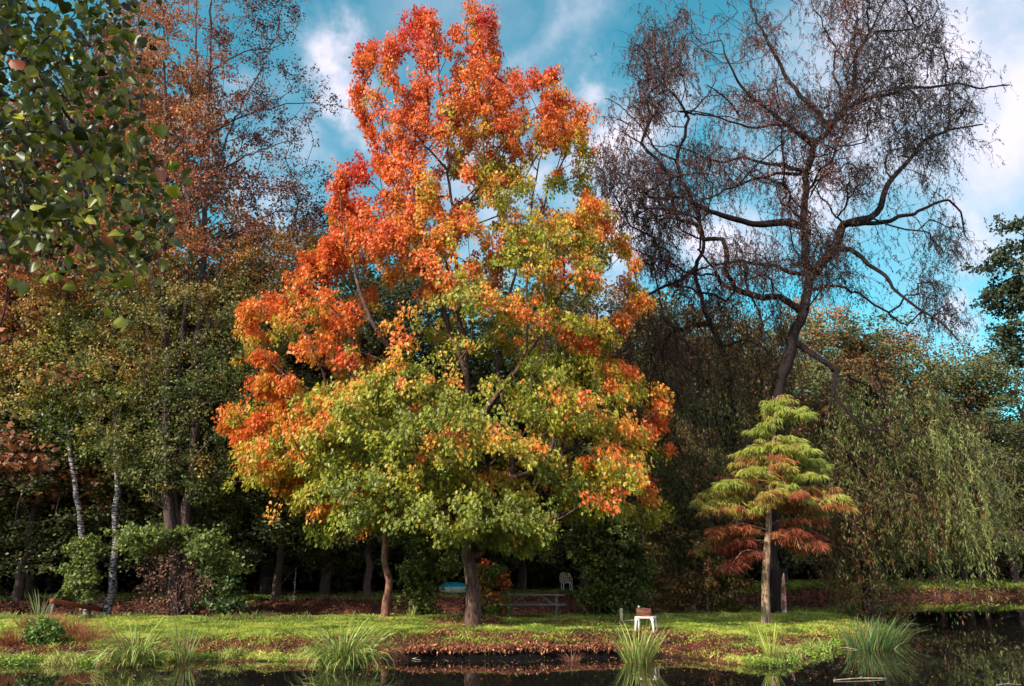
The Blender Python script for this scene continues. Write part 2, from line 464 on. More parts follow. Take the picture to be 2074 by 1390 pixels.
def H(x, y):
    x = np.asarray(x, float); y = np.asarray(y, float)
    p3 = np.stack([x, y, 0 * x], -1)
    wob = (fbm(p3, 0.9, 3) - 0.5) * 0.7 + (fbm(p3, 3.1, 4) - 0.5) * 0.25
    d = sdist(x, y, isl) + wob * 0.7
    u = 1037 + x / np.maximum(y, 1) * F            # rough bearing, for the bank's changing section
    wc = np.clip((u - 760) / 120, 0, 1) * np.clip((1330 - u) / 120, 0, 1)
    zl = np.interp(d, [-1.2, -.1, 0, .5, .9, 1.5, 2.8], [-.5, -.08, 0.02, .09, .22, .30, .37])
    zc = np.interp(d, [-1.2, -.1, 0.02, .14, .3, 1.5, 2.8], [-.5, -.25, -.02, .22, .26, .31, .37])
    zi = zl * (1 - wc) + zc * wc + (fbm(p3, 1.7, 8) - 0.5) * 0.10 * np.clip(d, 0, 1) + (fbm(p3, .25, 9) - 0.5) * 0.10 * np.clip(d / 3, 0, 1)
    mound = np.exp(-((x - MB[0]) ** 2 / 1.0 + (y - MB[1]) ** 2 / 1.2)) * 0.14
    zi = np.where(d > 0, zi + mound, zi)
    yr = np.interp(x, sh[:, 0], sh[:, 1])
    dr = (y - yr + wob * 1.2) * 0.9
    top = np.interp(x, [-30, 0, 10, 25, 45], [.74, .80, .9, .98, 1.02])
    zr = np.interp(dr, [-2, -.2, 0, .5, 1.3, 2.0], [-.5, -.1, 0, .5, .92, 1.0]) * top + np.clip(dr - 2, 0, 60) * 0.012
    zr = zr + (fbm(p3, .8, 12) - 0.5) * 0.16 * np.clip(dr, 0, 1)
    zn = np.interp(y, [3.5, 5.5, 6.5], [.35, .25, -.5])
    return np.maximum(np.maximum(zi, zr), zn)
MB = G(960, 1253, .40)[:2]
def axis(segs):
    out = []
    for a, b, st in segs: out.append(np.arange(a, b, st))
    return np.unique(np.concatenate(out))
xs = axis([(-600, -60, 20), (-60, -27, 1.0), (-27, 27, .12), (27, 60, .5), (60, 621, 20)])
ys = axis([(-60, 3, 3), (3, 13, .5), (13, 32, .12), (32, 68, .35), (68, 120, 4), (120, 900, 40)])
gx, gy = np.meshgrid(xs, ys); gx = gx.ravel(); gy = gy.ravel()
gz = H(gx, gy)
def soil_cols(x, y, z):
    p3 = np.stack([x, y, z], -1)
    soil = ramp(fbm(p3, 3, 21), [(0.2, lin(34, 24, 22)), (.55, lin(82, 50, 38)), (.8, lin(118, 68, 46))])
    grass = ramp(fbm(p3, 2, 22), [(0.2, lin(52, 62, 26)), (.6, lin(90, 104, 40)), (.8, lin(118, 130, 52))])
    g = grass_mask(x, y, z)[:, None]
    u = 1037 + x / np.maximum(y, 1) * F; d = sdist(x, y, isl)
    undercut_shade = np.clip((u - 790) / 60, 0, 1) * np.clip((1340 - u) / 60, 0, 1) * (d < .6) * (d > -.6) * (z < .24)  # shade of the undercut, painted near-black into the bank face's soil colour
    soil = soil * (1 - undercut_shade[:, None]) + lin(12, 9, 9) * undercut_shade[:, None]; g = g * (1 - undercut_shade[:, None])
    return soil * (1 - g) + grass * g
def grass_mask(x, y, z):
    p3 = np.stack([x, y, 0 * x], -1)
    d = sdist(x, y, isl); yr = np.interp(x, sh[:, 0], sh[:, 1]); dr = y - yr
    n = fbm(p3, .7, 31) - .5; n2 = fbm(p3, 2.5, 32) - .5
    u = 1037 + x / np.maximum(y, 1) * F
    inner = np.interp(u, [0, 700, 900, 1350, 1500], [1.5, 1.6, 2.3, 1.9, .7])
    g = np.clip((d - inner + n * 1.8 + n2 * 1.6) / .9, 0, 1)
    # leaf-covered patch round the maple, the worn earth under the table
    for (cu, cv, ru, rv, s) in [(955, 1262, 95, 15, 1.0), (1180, 1262, 120, 8, .85), (1390, 1285, 100, 8, .85), (1060, 1247, 80, 6, 1), (1600, 1255, 120, 7, .5), (700, 1289, 60, 6, .6), (1640, 1262, 50, 6, .6)]:
        c = G(cu, cv, .37); rx = ru * c[1] / F; ry = rv * c[1] ** 2 / (F * 1.1 * 1.45)
        g = g * (1 - s * np.clip(1.4 - ((x - c[0]) / rx) ** 2 - ((y - c[1]) / ry) ** 2 + n2 * 1.2, 0, 1))
    gr = np.clip((dr - np.interp(x, [0, 15], [1.5, .45]) + n * .8) / .4, 0, 1) * np.clip((6.5 + np.clip(x, 0, 20) * .4 - dr) / 2, 0, 1)
    low = np.clip((.11 - z) / .03, 0, 1) * (d > 0) * np.clip((n2 + .15) / .1, 0, 1) * ((u < 760) | (u > 1440))
    gn = (y < 6) * 1.0
    return np.clip(np.maximum(np.maximum(np.where(d > 0, g, 0), np.where(dr > 0, gr, 0)), np.maximum(low, gn)), 0, 1)
V = np.stack([gx, gy, gz], -1); nx, ny = len(xs), len(ys)
ii = np.arange(ny - 1)[:, None] * nx; jj = np.arange(nx - 1)[None]
Fq = np.stack([ii + jj, ii + jj + 1, ii + nx + jj + 1, ii + nx + jj], -1).reshape(-1, 4)
m, n, l = new_mat('ground_soil')
o_ = n.new('ShaderNodeOutputMaterial'); p_ = n.new('ShaderNodeBsdfPrincipled'); a_ = n.new('ShaderNodeAttribute'); a_.attribute_name = 'Col'
nz_ = n.new('ShaderNodeTexNoise'); nz_.inputs['Scale'].default_value = 14; nz_.inputs['Detail'].default_value = 6
tc_ = n.new('ShaderNodeTexCoord'); l.new(tc_.outputs['Object'], nz_.inputs['Vector'])
mx_ = n.new('ShaderNodeMix'); mx_.data_type = 'RGBA'; mx_.blend_type = 'MULTIPLY'; mx_.inputs[0].default_value = 1
cr_ = n.new('ShaderNodeValToRGB'); cr_.color_ramp.elements[0].position = .3; cr_.color_ramp.elements[0].color = (.4, .4, .4, 1); cr_.color_ramp.elements[1].position = .7; cr_.color_ramp.elements[1].color = (1.2, 1.2, 1.2, 1)
l.new(nz_.outputs[0], cr_.inputs[0]); l.new(a_.outputs['Color'], mx_.inputs[6]); l.new(cr_.outputs[0], mx_.inputs[7])
l.new(mx_.outputs[2], p_.inputs['Base Color']); p_.inputs['Roughness'].default_value = .95; p_.inputs['Specular IOR Level'].default_value = .1
b_ = n.new('ShaderNodeBump'); b_.inputs['Distance'].default_value = .05; b_.inputs['Strength'].default_value = .8
l.new(nz_.outputs[0], b_.inputs['Height']); l.new(b_.outputs[0], p_.inputs['Normal']); l.new(p_.outputs[0], o_.inputs[0])
GROUND = m
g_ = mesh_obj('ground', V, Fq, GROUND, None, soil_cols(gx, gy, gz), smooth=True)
tag(g_, 'grassy earth banks and peninsula around the pond', kind='structure')

# water
m, n, l = new_mat('pond_water')
o_ = n.new('ShaderNodeOutputMaterial'); p_ = n.new('ShaderNodeBsdfPrincipled')
p_.inputs['Base Color'].default_value = (*lin(26, 22, 20), 1); p_.inputs['Roughness'].default_value = .015
p_.inputs['IOR'].default_value = 1.5
tc_ = n.new('ShaderNodeTexCoord'); mp_ = n.new('ShaderNodeMapping'); mp_.inputs['Scale'].default_value = (1, 1, 1)
nz_ = n.new('ShaderNodeTexNoise'); nz_.inputs['Scale'].default_value = 2.2; nz_.inputs['Detail'].default_value = 3
l.new(tc_.outputs['Object'], mp_.inputs[0]); l.new(mp_.outputs[0], nz_.inputs['Vector'])
b_ = n.new('ShaderNodeBump'); b_.inputs['Distance'].default_value = .004; b_.inputs['Strength'].default_value = .12
l.new(nz_.outputs[0], b_.inputs['Height']); l.new(b_.outputs[0], p_.inputs['Normal']); l.new(p_.outputs[0], o_.inputs[0])
w_ = mesh_obj('water', np.array([(-300, 4, 0), (300, 4, 0), (300, 110, 0), (-300, 110, 0)], float), np.array([[0, 1, 2, 3]]), m)
tag(w_, 'dark still pond water mirroring the trees', kind='structure')

def ground_z(x, y): return float(H(np.array([x]), np.array([y]))[0])
def on_ground(u, v, z=.37):
    q = G(u, v, z)
    for _ in range(3): q = G(u, v, ground_z(q[0], q[1]))
    return q
def at_depth(u, D):
    q = P(float(u), 1200.0, D); return np.array([q[0], q[1], ground_z(q[0], q[1])])
# ------------------------------------------------------------------ box / tube helpers for furniture (local coordinates)
def box(c, s, rot=None):
    c = np.array(c, float); s = np.array(s, float) / 2; b = min(s) * 0.18
    V = []
    for z in (-1, 1):      # bevelled along all upright edges and top/bottom rims
        for x, y in ((-1, -1), (1, -1), (1, 1), (-1, 1)): pass
    sx, sy, sz = s
    prof = [(-sz, b), (-sz + b, 0), (sz - b, 0), (sz, b)]
    rings = []
    for z, ins in prof:
        X, Y = sx - ins, sy - ins
        rings.append([(-X + b, -Y, z), (X - b, -Y, z), (X, -Y + b, z), (X, Y - b, z), (X - b, Y, z), (-X + b, Y, z), (-X, Y - b, z), (-X, -Y + b, z)])
    V = np.array(rings).reshape(-1, 3)
    Fs = []
    for i in range(3):
        for j in range(8):
            k = (j + 1) % 8; Fs.append([i * 8 + j, i * 8 + k, i * 8 + 8 + k, i * 8 + 8 + j])
    caps = np.array([[7, 6, 5, 4, 3, 2, 1, 0], [24, 25, 26, 27, 28, 29, 30, 31]])
    if rot is not None: V = V @ np.array(rot).T
    return V + c, [np.array(Fs), caps]
def rotm(axis, a): return np.array(Matrix.Rotation(a, 3, axis))
def beam(p, q, w, h):
    """box from p to q with section w x h"""
    p = np.array(p, float); q = np.array(q, float); d = q - p; L = np.linalg.norm(d); x = d / L
    y = np.cross([0, 0, 1.0], x); y = y / np.linalg.norm(y) if np.linalg.norm(y) > 1e-4 else np.array([0, 1.0, 0]); z = np.cross(x, y)
    return box((p + q) / 2, (L, w, h), np.stack([x, y, z], 1))
def join(parts):
    Vs, by, off = [], {}, 0
    for V, fs in parts:
        Vs.append(V)
        for f in fs: by.setdefault(f.shape[1], []).append(f + off)
        off += len(V)
    return np.concatenate(Vs), [np.concatenate(v) for v in by.values()]
def lobj(name, parts, mat, parent=None, smooth=False):
    V, fs = join(parts)
    o = mesh_obj(name, V, fs, mat, None, smooth=smooth)
    if parent is not None: o.parent = parent
    return o
def tube(pts, rad, sides=8):
    pts = np.asarray(pts, float); rad = np.broadcast_to(np.asarray(rad, float), (len(pts),))
    t = norm(np.gradient(pts, axis=0)); ref = np.array([0.13, 0.31, 1.0]) if abs(t[:, 2].mean()) < .7 else np.array([1.0, .2, .1])
    a = norm(np.cross(t, np.broadcast_to(ref, t.shape))); b = np.cross(t, a)
    ang = np.arange(sides) / sides * 2 * math.pi
    ring = pts[:, None] + rad[:, None, None] * (np.cos(ang)[None, :, None] * a[:, None] + np.sin(ang)[None, :, None] * b[:, None])
    m = len(pts); ii = np.arange(m - 1)[:, None] * sides; jj = np.arange(sides)[None]; j2 = (jj + 1) % sides
    Fq = np.stack([ii + jj, ii + j2, ii + sides + j2, ii + sides + jj], -1).reshape(-1, 4)
    caps = np.stack([np.arange(sides)[::-1], np.arange(sides) + (m - 1) * sides])
    return ring.reshape(-1, 3), [Fq, caps]

# ------------------------------------------------------------------ red maple
def make_maple():
    base = on_ground(958, 1256)
    D0 = base[1] / K
    root = thing('maple_tree', 'large maple turning from green to orange and red at the centre of the bank', 'tree', base)
    poly = [(862, 0), (880, 50), (905, 60), (940, 25), (975, 40), (998, 0), (1004, 60), (1000, 120), (1022, 195), (1045, 150), (1075, 138), (1122, 132), (1140, 190), (1168, 200), (1188, 240),
            (1192, 330), (1212, 400), (1255, 470), (1312, 520), (1290, 570), (1330, 600), (1290, 640), (1235, 680), (1195, 715), (1250, 745), (1300, 760), (1250, 800), (1360, 800), (1352, 862),
            (1310, 905), (1270, 955), (1310, 985), (1350, 1050), (1310, 1062), (1230, 1020), (1160, 1050), (1110, 1090), (1050, 1120), (1000, 1090), (960, 1075), (890, 1085),
            (860, 1055), (800, 1050), (750, 1070), (690, 1075), (640, 1035), (590, 1000), (530, 975), (500, 920), (440, 850), (450, 838), (520, 862), (560, 862), (570, 830), (505, 785), (510, 770), (570, 790), (550, 760),
            (500, 705), (482, 625), (510, 600), (560, 640), (585, 600), (600, 545), (640, 520), (650, 480), (700, 455), (672, 400), (666, 345), (740, 335), (760, 300), (722, 190), (716, 130), (730, 85), (765, 110), (790, 95),
            (800, 50), (825, 20), (840, 55)]
    root_ = root
    # boughs: (centre), each an upswept plume high up, a flat layer low down
    nb = 540
    Bp, bu, bv, bs, bt = crown_points(poly, nb, D0, flat=0.62, surface=0.45, keep=lambda u, v: (0.6 + 0.4 * (v < 560)) * np.clip((fbm(np.stack([u * .8, v * 1.3, 0 * u], -1), 1 / 75., 42, 2) - .36) * 5, np.where(v < 380, .32, .08), 1))
    # extra boughs exactly on the rim so that the outline keeps its fingers
    pr = np.array(poly, float); rim = []
    for i in range(len(pr)):
        a, b = pr[i], pr[(i + 1) % len(pr)]; L = np.linalg.norm(b - a)
        for k in range(max(1, int(L / 26))):
            rim.append(a + (b - a) * (k + rng.random()) / max(1, int(L / 26)))
    rim = np.array(rim); cen = np.array([930, 620.]); rim = rim + norm(cen - rim) * 22
    rd = rng.uniform(-1, 1, len(rim)) * 1.6
    rimP = P(rim[:, 0], rim[:, 1], D0 + rd)
    eu, ev = sample_poly([(560, 860), (760, 780), (1050, 760), (1290, 840), (1270, 960), (1250, 1000), (1120, 1060), (1050, 1100), (960, 1060), (880, 1070), (700, 1050), (560, 960)], 75)
    B = np.concatenate([Bp, rimP, P(eu, ev, D0 + rng.uniform(-5.5, -.8, len(eu)))]); U = np.concatenate([bu, rim[:, 0], eu]); Vv = np.concatenate([bv, rim[:, 1], ev])
    small = np.concatenate([np.zeros(nb), np.ones(len(rim)), np.zeros(len(eu))])
    S = None
    hi = np.clip((760 - Vv) / 500, 0, 1)
    hi = np.where(U > 1000, hi * .75, hi)
    vr = rng.uniform(.6, 1.25, len(B)); rx = (.82 - .46 * hi) * (1 - .5 * small) * vr; rz = (.28 + .72 * hi) * (1 - .30 * small) * vr
    per = 7
    n = len(B) * per
    o = norm(rng.normal(0, 1, (n, 3))) * (rng.random((n, 1)) ** .45)
    sc_ = np.stack([np.repeat(rx, per), np.repeat(rx, per), np.repeat(rz, per)], 1)
    # low layers slope outwards and down
    off = o * sc_
    axis_xy = np.stack([np.interp(B[:, 2], [base[2], 21], [base[0], base[0] - .9]), np.full(len(B), base[1])], 1)
    rad_xy = B[:, :2] - axis_xy; rr = np.linalg.norm(rad_xy, axis=1, keepdims=True) + 1e-6; rad_xy = rad_xy / rr
    R2 = np.repeat(rad_xy, per, 0)
    off[:, 2] -= (off[:, 0] * R2[:, 0] + off[:, 1] * R2[:, 1]) * np.repeat(.45 * (1 - hi) , per)
    C = np.repeat(B, per, 0) + off
    C[:, 2] = np.maximum(C[:, 2], base[2] + 2.0)
    sk = Skel(.075)
    tr = np.array([base + [0, 0, -.3], base + [-.03, 0, 1.0], P(946., 1120., D0), P(952., 1050., D0), P(960., 930., D0), P(948., 780., D0), P(930., 600., D0), P(915., 420., D0), P(900., 230., D0), P(880., 60., D0)])
    sk.limb(tr[:4], .25, .15, .45); sk.limb(tr[3:], .115, .02, .45)
    sk.limb([P(975., 1120., D0 + .3), P(1000., 1060., D0 + .8), P(1040., 930., D0 + 1), P(1010., 720., D0 + 1.5), P(1060., 500., D0 + 1.5), P(1100., 300., D0 + 1)], .115, .02, .45)
    sk.limb([P(962., 1050., D0 - .1), P(1060., 990., D0 - 1), P(1160., 950., D0 - 2), P(1270., 900., D0 - 2)], .12, .02, .45)
    sk.limb([P(945., 1080., D0 - .3), P(880., 900., D0 - 1.5), P(800., 740., D0 - 2), P(720., 560., D0 - 2), P(690., 420., D0 - 1.5)], .14, .02, .45)
    sk.limb([P(940., 1085., D0), P(850., 960., D0 - .5), P(700., 860., D0 - 1.0), P(560., 800., D0)], .11, .02, .45)
    sk.limb([P(965., 860., D0 + .5), P(1080., 700., D0 - .5), P(1160., 560., D0 - 1), P(1240., 520., D0 - 1)], .11, .02, .45)
    sk.limb([P(945., 760., D0 + .5), P(870., 560., D0), P(800., 380., D0), P(770., 200., D0)], .11, .02, .45)
    sub_idx = rng.choice(len(C), int(len(C) * .62), replace=False)
    low_n = sum(1 for q_ in sk.pos[:12] if q_[2] < base[2] + 3.4)
    sk.grow(C[sub_idx], bf=.50, skip=low_n)
    sk.build('trunk', BARK_MAPLE, root, tip=.010, expo=.48, sides=5, jit=.25)
    # buttress roots
    # leaves
    pl = 42
    L0, oo = clumps(C, pl, (.26, .26, .27))
    L0[:, 2] -= rng.random(len(L0)) * .12
    m = len(L0)
    out = np.repeat(np.concatenate([rad_xy, np.full((len(B), 1), .35)], 1), per * pl, 0)
    tt = np.repeat(o[:, 2], pl)                                  # height inside the bough
    uu = np.repeat(np.repeat(U, per), pl); vv = np.repeat(np.repeat(Vv, per), pl)
    sm = np.repeat(np.repeat(small, per), pl)
    b_noise = np.repeat(np.repeat(rng.normal(0, 1, len(B)), per), pl)
    c_noise = np.repeat(rng.normal(0, 1, len(C)), pl)
    lf = fbm(L0, .35, 77) - .5
    # ripeness: 0 green .. 1 scarlet
    h = np.clip((900 - vv) / 620, -.3, 1.0)
    left = np.clip((880 - uu) / 380, -1, 1)
    gu = [450, 600, 750, 900, 1050, 1200, 1330]; gv = [50, 150, 250, 350, 450, 550, 650, 750, 850, 950, 1050]
    gt = np.array([[.8, .8, .8, .82, .8, .75, .7], [.8, .8, .76, .78, .76, .68, .6], [.8, .8, .72, .72, .64, .60, .6], [1., 1.0, .78, .62, .46, .52, .55], [.85, .84, .72, .56, .46, .52, .58],
                   [.75, .74, .68, .58, .44, .44, .54], [.62, .64, .62, .46, .34, .36, .46], [.58, .52, .42, .32, .28, .32, .42], [.68, .50, .32, .28, .28, .46, .62], [.62, .40, .26, .30, .28, .44, .52], [.36, .30, .22, .26, .18, .18, .26]])
    gt[:, 0] -= .08; gt[:, 1] -= .07; gt[6:, 2:5] -= .05; gt[2:6, 4:] -= .07; gt[7:, 5:] -= .03
    fu = np.clip(np.interp(uu, gu, range(7)), 0, 5.999); fv = np.clip(np.interp(vv, gv, range(11)), 0, 9.999)
    iu = fu.astype(int); iv = fv.astype(int); au = fu - iu; av = fv - iv
    tb = gt[iv, iu] * (1 - au) * (1 - av) + gt[iv, iu + 1] * au * (1 - av) + gt[iv + 1, iu] * (1 - au) * av + gt[iv + 1, iu + 1] * au * av
    tipb = np.repeat(np.repeat((rng.random(len(B)) < .38) * rng.uniform(.1, .42, len(B)), per), pl)
    t = tb * .92 - .045 + .12 * sm + .10 * tt + tipb * np.clip(tt + .25, 0, 1) + .10 * b_noise + .06 * c_noise + .34 * lf + rng.normal(0, .06, m)
    t_old = .19 + .42 * h + .12 * left + .13 * sm + .19 * tt + .13 * b_noise + .06 * c_noise + .45 * lf + rng.normal(0, .045, m)
    grn = np.exp(-(((uu - 1090) / 130) ** 2 + ((vv - 400) / 150) ** 2)) * .28 + np.exp(-(((uu - 1000) / 200) ** 2 + ((vv - 620) / 120) ** 2)) * .14
    stops = [(0, lin(104, 110, 36)), (.20, lin(146, 148, 44)), (.35, lin(170, 154, 50)), (.44, lin(214, 144, 52)), (.54, lin(222, 120, 52)), (.74, lin(214, 100, 46)), (.92, lin(208, 84, 44)), (1.1, lin(198, 58, 48))]
    c = ramp(t, stops) * rng.uniform(.75, 1.15, (m, 1))
    Ld, N = hang(m, out, 1.1, .5, .35)
    leaves('leaf_crown', L0, Ld, N, rng.uniform(.07, .142, m), .8, c, T_MAPLE, LEAF_MAPLE, root)
    return root
make_maple()

# ------------------------------------------------------------------ generic outline tree
def outline_tree(name, label, cat, base, poly, D, limbs, bark, stops, nbough=150, per=5, pl=22, brad=(.8, .8, .5), crad=(.35, .35, .25), lsize=(.1, .14), lw=.7,
                 tfun=None, keep=None, flat=.6, bf=.4, tmpl=T_DIAM, mat=None, group=None, tip=.008, expo=.45, twig=.5, surface=.3, down=.4, upn=.6, crown='leaf_crown', step=.6, maxdep=None, seedn=1, bias=0.0, jit=.12):
    root = thing(name, label, cat, base, group)
    B, U, Vv, S, Tn = crown_points(poly, nbough, D, flat=flat, keep=keep, surface=surface, maxdep=maxdep)
    o = norm(rng.normal(0, 1, (nbough * per, 3))) * (rng.random((nbough * per, 1)) ** .45)
    C = np.repeat(B, per, 0) + o * np.array(brad)
    C[:, 2] = np.maximum(C[:, 2], base[2] + .15)
    sk = Skel()
    for i, (pts, r0, r1) in enumerate(limbs):
        p3 = np.array([q if len(q) == 4 else P(float(q[0]), float(q[1]), D + q[2]) for q in pts], dtype=object) if False else np.array([np.asarray(q[1]) if isinstance(q[0], str) else P(float(q[0]), float(q[1]), D + q[2]) for q in pts])
        sk.limb(p3, r0, r1, step, free=(i == 0 or isinstance(pts[0][0], str)))
    if twig > 0:
        idx = rng.choice(len(C), max(8, int(len(C) * twig)), replace=False)
        sk.grow(C[idx], bf=bf)
    sk.build('trunk', bark, root, tip=tip, expo=expo, jit=jit)
    L0, oo = clumps(C, pl, crad); m = len(L0)
    ctr = np.array([np.mean(C[:, 0]), np.mean(C[:, 1]), 0])
    out = L0 - ctr; out[:, 2] = .3; out = norm(out)
    uu = np.repeat(np.repeat(U, per), pl); vv = np.repeat(np.repeat(Vv, per), pl)
    nb_ = np.repeat(np.repeat(rng.normal(0, 1, nbough), per), pl)
    lf = fbm(L0, .4, 90 + seedn) - .5
    t = (tfun(uu, vv) if tfun else .5) + .10 * nb_ + .5 * lf + rng.normal(0, .09, m) + .08 * np.repeat(o[:, 2], pl)
    c = ramp(t, stops) * rng.uniform(.65, 1.25, (m, 1))
    Ld, N = hang(m, out, down, .8, upn)
    L0[:, 2] = np.maximum(L0[:, 2], base[2] + .05)
    leaves(crown, L0, Ld, N, rng.uniform(*lsize, m), lw, c, tmpl, mat or LEAF, root)
    return root
def W(p): return ('w', p)

# alder (tall, several trunks, thin leaves)
b = at_depth(375, 34.5); b[2] -= .05
al_poly = [(215, 0), (590, -20), (600, 40), (560, 90), (610, 130), (650, 190), (700, 215), (640, 240), (655, 300), (665, 400), (655, 520), (640, 620), (600, 720), (560, 800), (500, 880), (470, 960), (420, 1010),
           (300, 1010), (210, 930), (150, 800), (130, 650), (180, 520), (190, 300), (200, 100)]
DA = b[1] / K
def al_t(u, v): return .70 - np.clip((v - 430) / 330, 0, .62) + np.clip((u - 400) / 100, 0, 1) * .42 * (v < 480)
def al_keep(u, v):
    k = np.where(u > 430, np.interp(v, [0, 330, 480, 620, 800], [.34, .40, .8, 1, .9]), np.interp(v, [0, 400, 600], [.75, .8, 1]))
    return k
outline_tree('alder_tree', 'tall many-trunked alder with thin rusty leaves, left of the orange maple', 'tree', b, al_poly, DA,
    [([W(b + [0, 0, -.2]), (348, 1070, 0), (335, 900, 0), (340, 760, 0), (330, 600, 0), (336, 420, 0), (335, 200, 0), (332, 60, 0)], .26, .03),
     ([W(b + [.3, .1, -.2]), (378, 1060, .4), (395, 900, .6), (400, 700, .6), (408, 560, .6), (415, 400, .6), (420, 280, .6), (426, 120, .6), (430, -40, .6)], .24, .035),
     ([W(b + [-.1, .2, 0]), (352, 960, .3), (360, 800, .5), (375, 640, .2), (385, 460, 0), (370, 300, 0), (392, 160, 0), (400, -20, 0)], .17, .03),
     ([(345, 640, 0), (300, 520, -1), (285, 350, -1.5), (282, 150, -1.5), (284, -30, -1.5)], .10, .03),
     ([(410, 520, .6), (480, 470, 0), (560, 430, 0), (640, 420, 0)], .07, .015),
     ([(415, 370, .6), (460, 340, 0), (540, 300, -.5), (620, 280, -.5)], .06, .015),
     ([(420, 270, .6), (480, 240, 1), (560, 215, 1), (640, 208, 1), (712, 222, 1)], .055, .012),
     ([(424, 150, .6), (480, 110, 1), (560, 90, 1), (610, 40, 1)], .05, .012),
     ([(405, 660, .6), (470, 640, 0), (560, 600, .5), (630, 570, .5)], .07, .015),
     ([(400, 820, .6), (470, 810, .5), (540, 830, .5), (600, 850, 0)], .06, .015)],
    BARK_ALDER, [(0, lin(84, 92, 46)), (.25, lin(118, 112, 54)), (.45, lin(158, 116, 52)), (.62, lin(168, 98, 56)), (.8, lin(142, 80, 54)), (1, lin(104, 58, 48)), (1.2, lin(58, 42, 44))],
    nbough=640, per=6, pl=24, brad=(.75, .75, .5), crad=(.34, .34, .24), lsize=(.09, .14), lw=.62, tfun=al_t, keep=al_keep, flat=.55, bf=.45, twig=.75, tip=.0085, jit=.3)
# sparse silhouette twigs of the same kind reaching right get their own leaves from al_keep

# birches
for (uu_, vb, ut, vt, lab, poly, sd_, nb_) in [
    (190, 1213, 143, 930, 'slim white birch trunk leaning left at the edge of the dark wood', [(-60, 560), (60, 500), (150, 560), (190, 640), (200, 760), (210, 880), (160, 940), (90, 900), (30, 840), (-60, 820)], 3, 150),
    (227, 1214, 238, 915, 'straighter white birch with an upright trunk, right of the leaning birch', [(100, 540), (200, 500), (330, 560), (350, 700), (340, 850), (310, 930), (230, 940), (160, 900), (110, 780)], 4, 150)]:
    b = at_depth(uu_, 35.4)
    outline_tree('birch_tree', lab, 'tree', b, poly, 35.4,
        [([W(b + [0, 0, -.2]), (uu_ + (ut - uu_) * .3, vb + (vt - vb) * .3, 0), (uu_ + (ut - uu_) * .62, vb + (vt - vb) * .6, 0), (ut, vt, 0), (ut - 12, vt - 150, 0), (ut - 6, vt - 300, 0), (ut + 8, vt - 400, 0)], .17 if sd_ == 4 else .14, .03)],
        BARK_BIRCH, [(0, lin(88, 104, 48)), (.3, lin(134, 134, 58)), (.5, lin(158, 138, 66)), (.7, lin(164, 110, 60)), (1, lin(180, 88, 50))],
        nbough=nb_, per=6, pl=22, brad=(.7, .7, .5), crad=(.34, .34, .26), lsize=(.09, .14), lw=.75, group='white-barked birches', seedn=sd_,
        tfun=lambda u, v: .62 - np.clip((v - 560) / 300, 0, 1) * .38 - np.where(u < 70, -.12, 0))

# slender trunk just left of the maple
b = at_depth(784, 32.0)
outline_tree('slender_tree', 'thin tree with a peeling reddish trunk, just left of the maple trunk', 'tree', b, [(690, 820), (860, 820), (880, 1000), (850, 1060), (720, 1050)], b[1] / K,
    [([W(b + [0, 0, -.1]), (784, 1180, 0), (778, 1130, 0), (784, 1060, 0), (783, 980, 0), (790, 860, 0)], .155, .05)],
    BARK_RED, [(0, lin(48, 60, 22)), (.5, lin(90, 106, 36)), (1, lin(140, 140, 46))], nbough=30, per=5, pl=20, brad=(.6, .6, .4), lsize=(.12, .17), lw=.8)

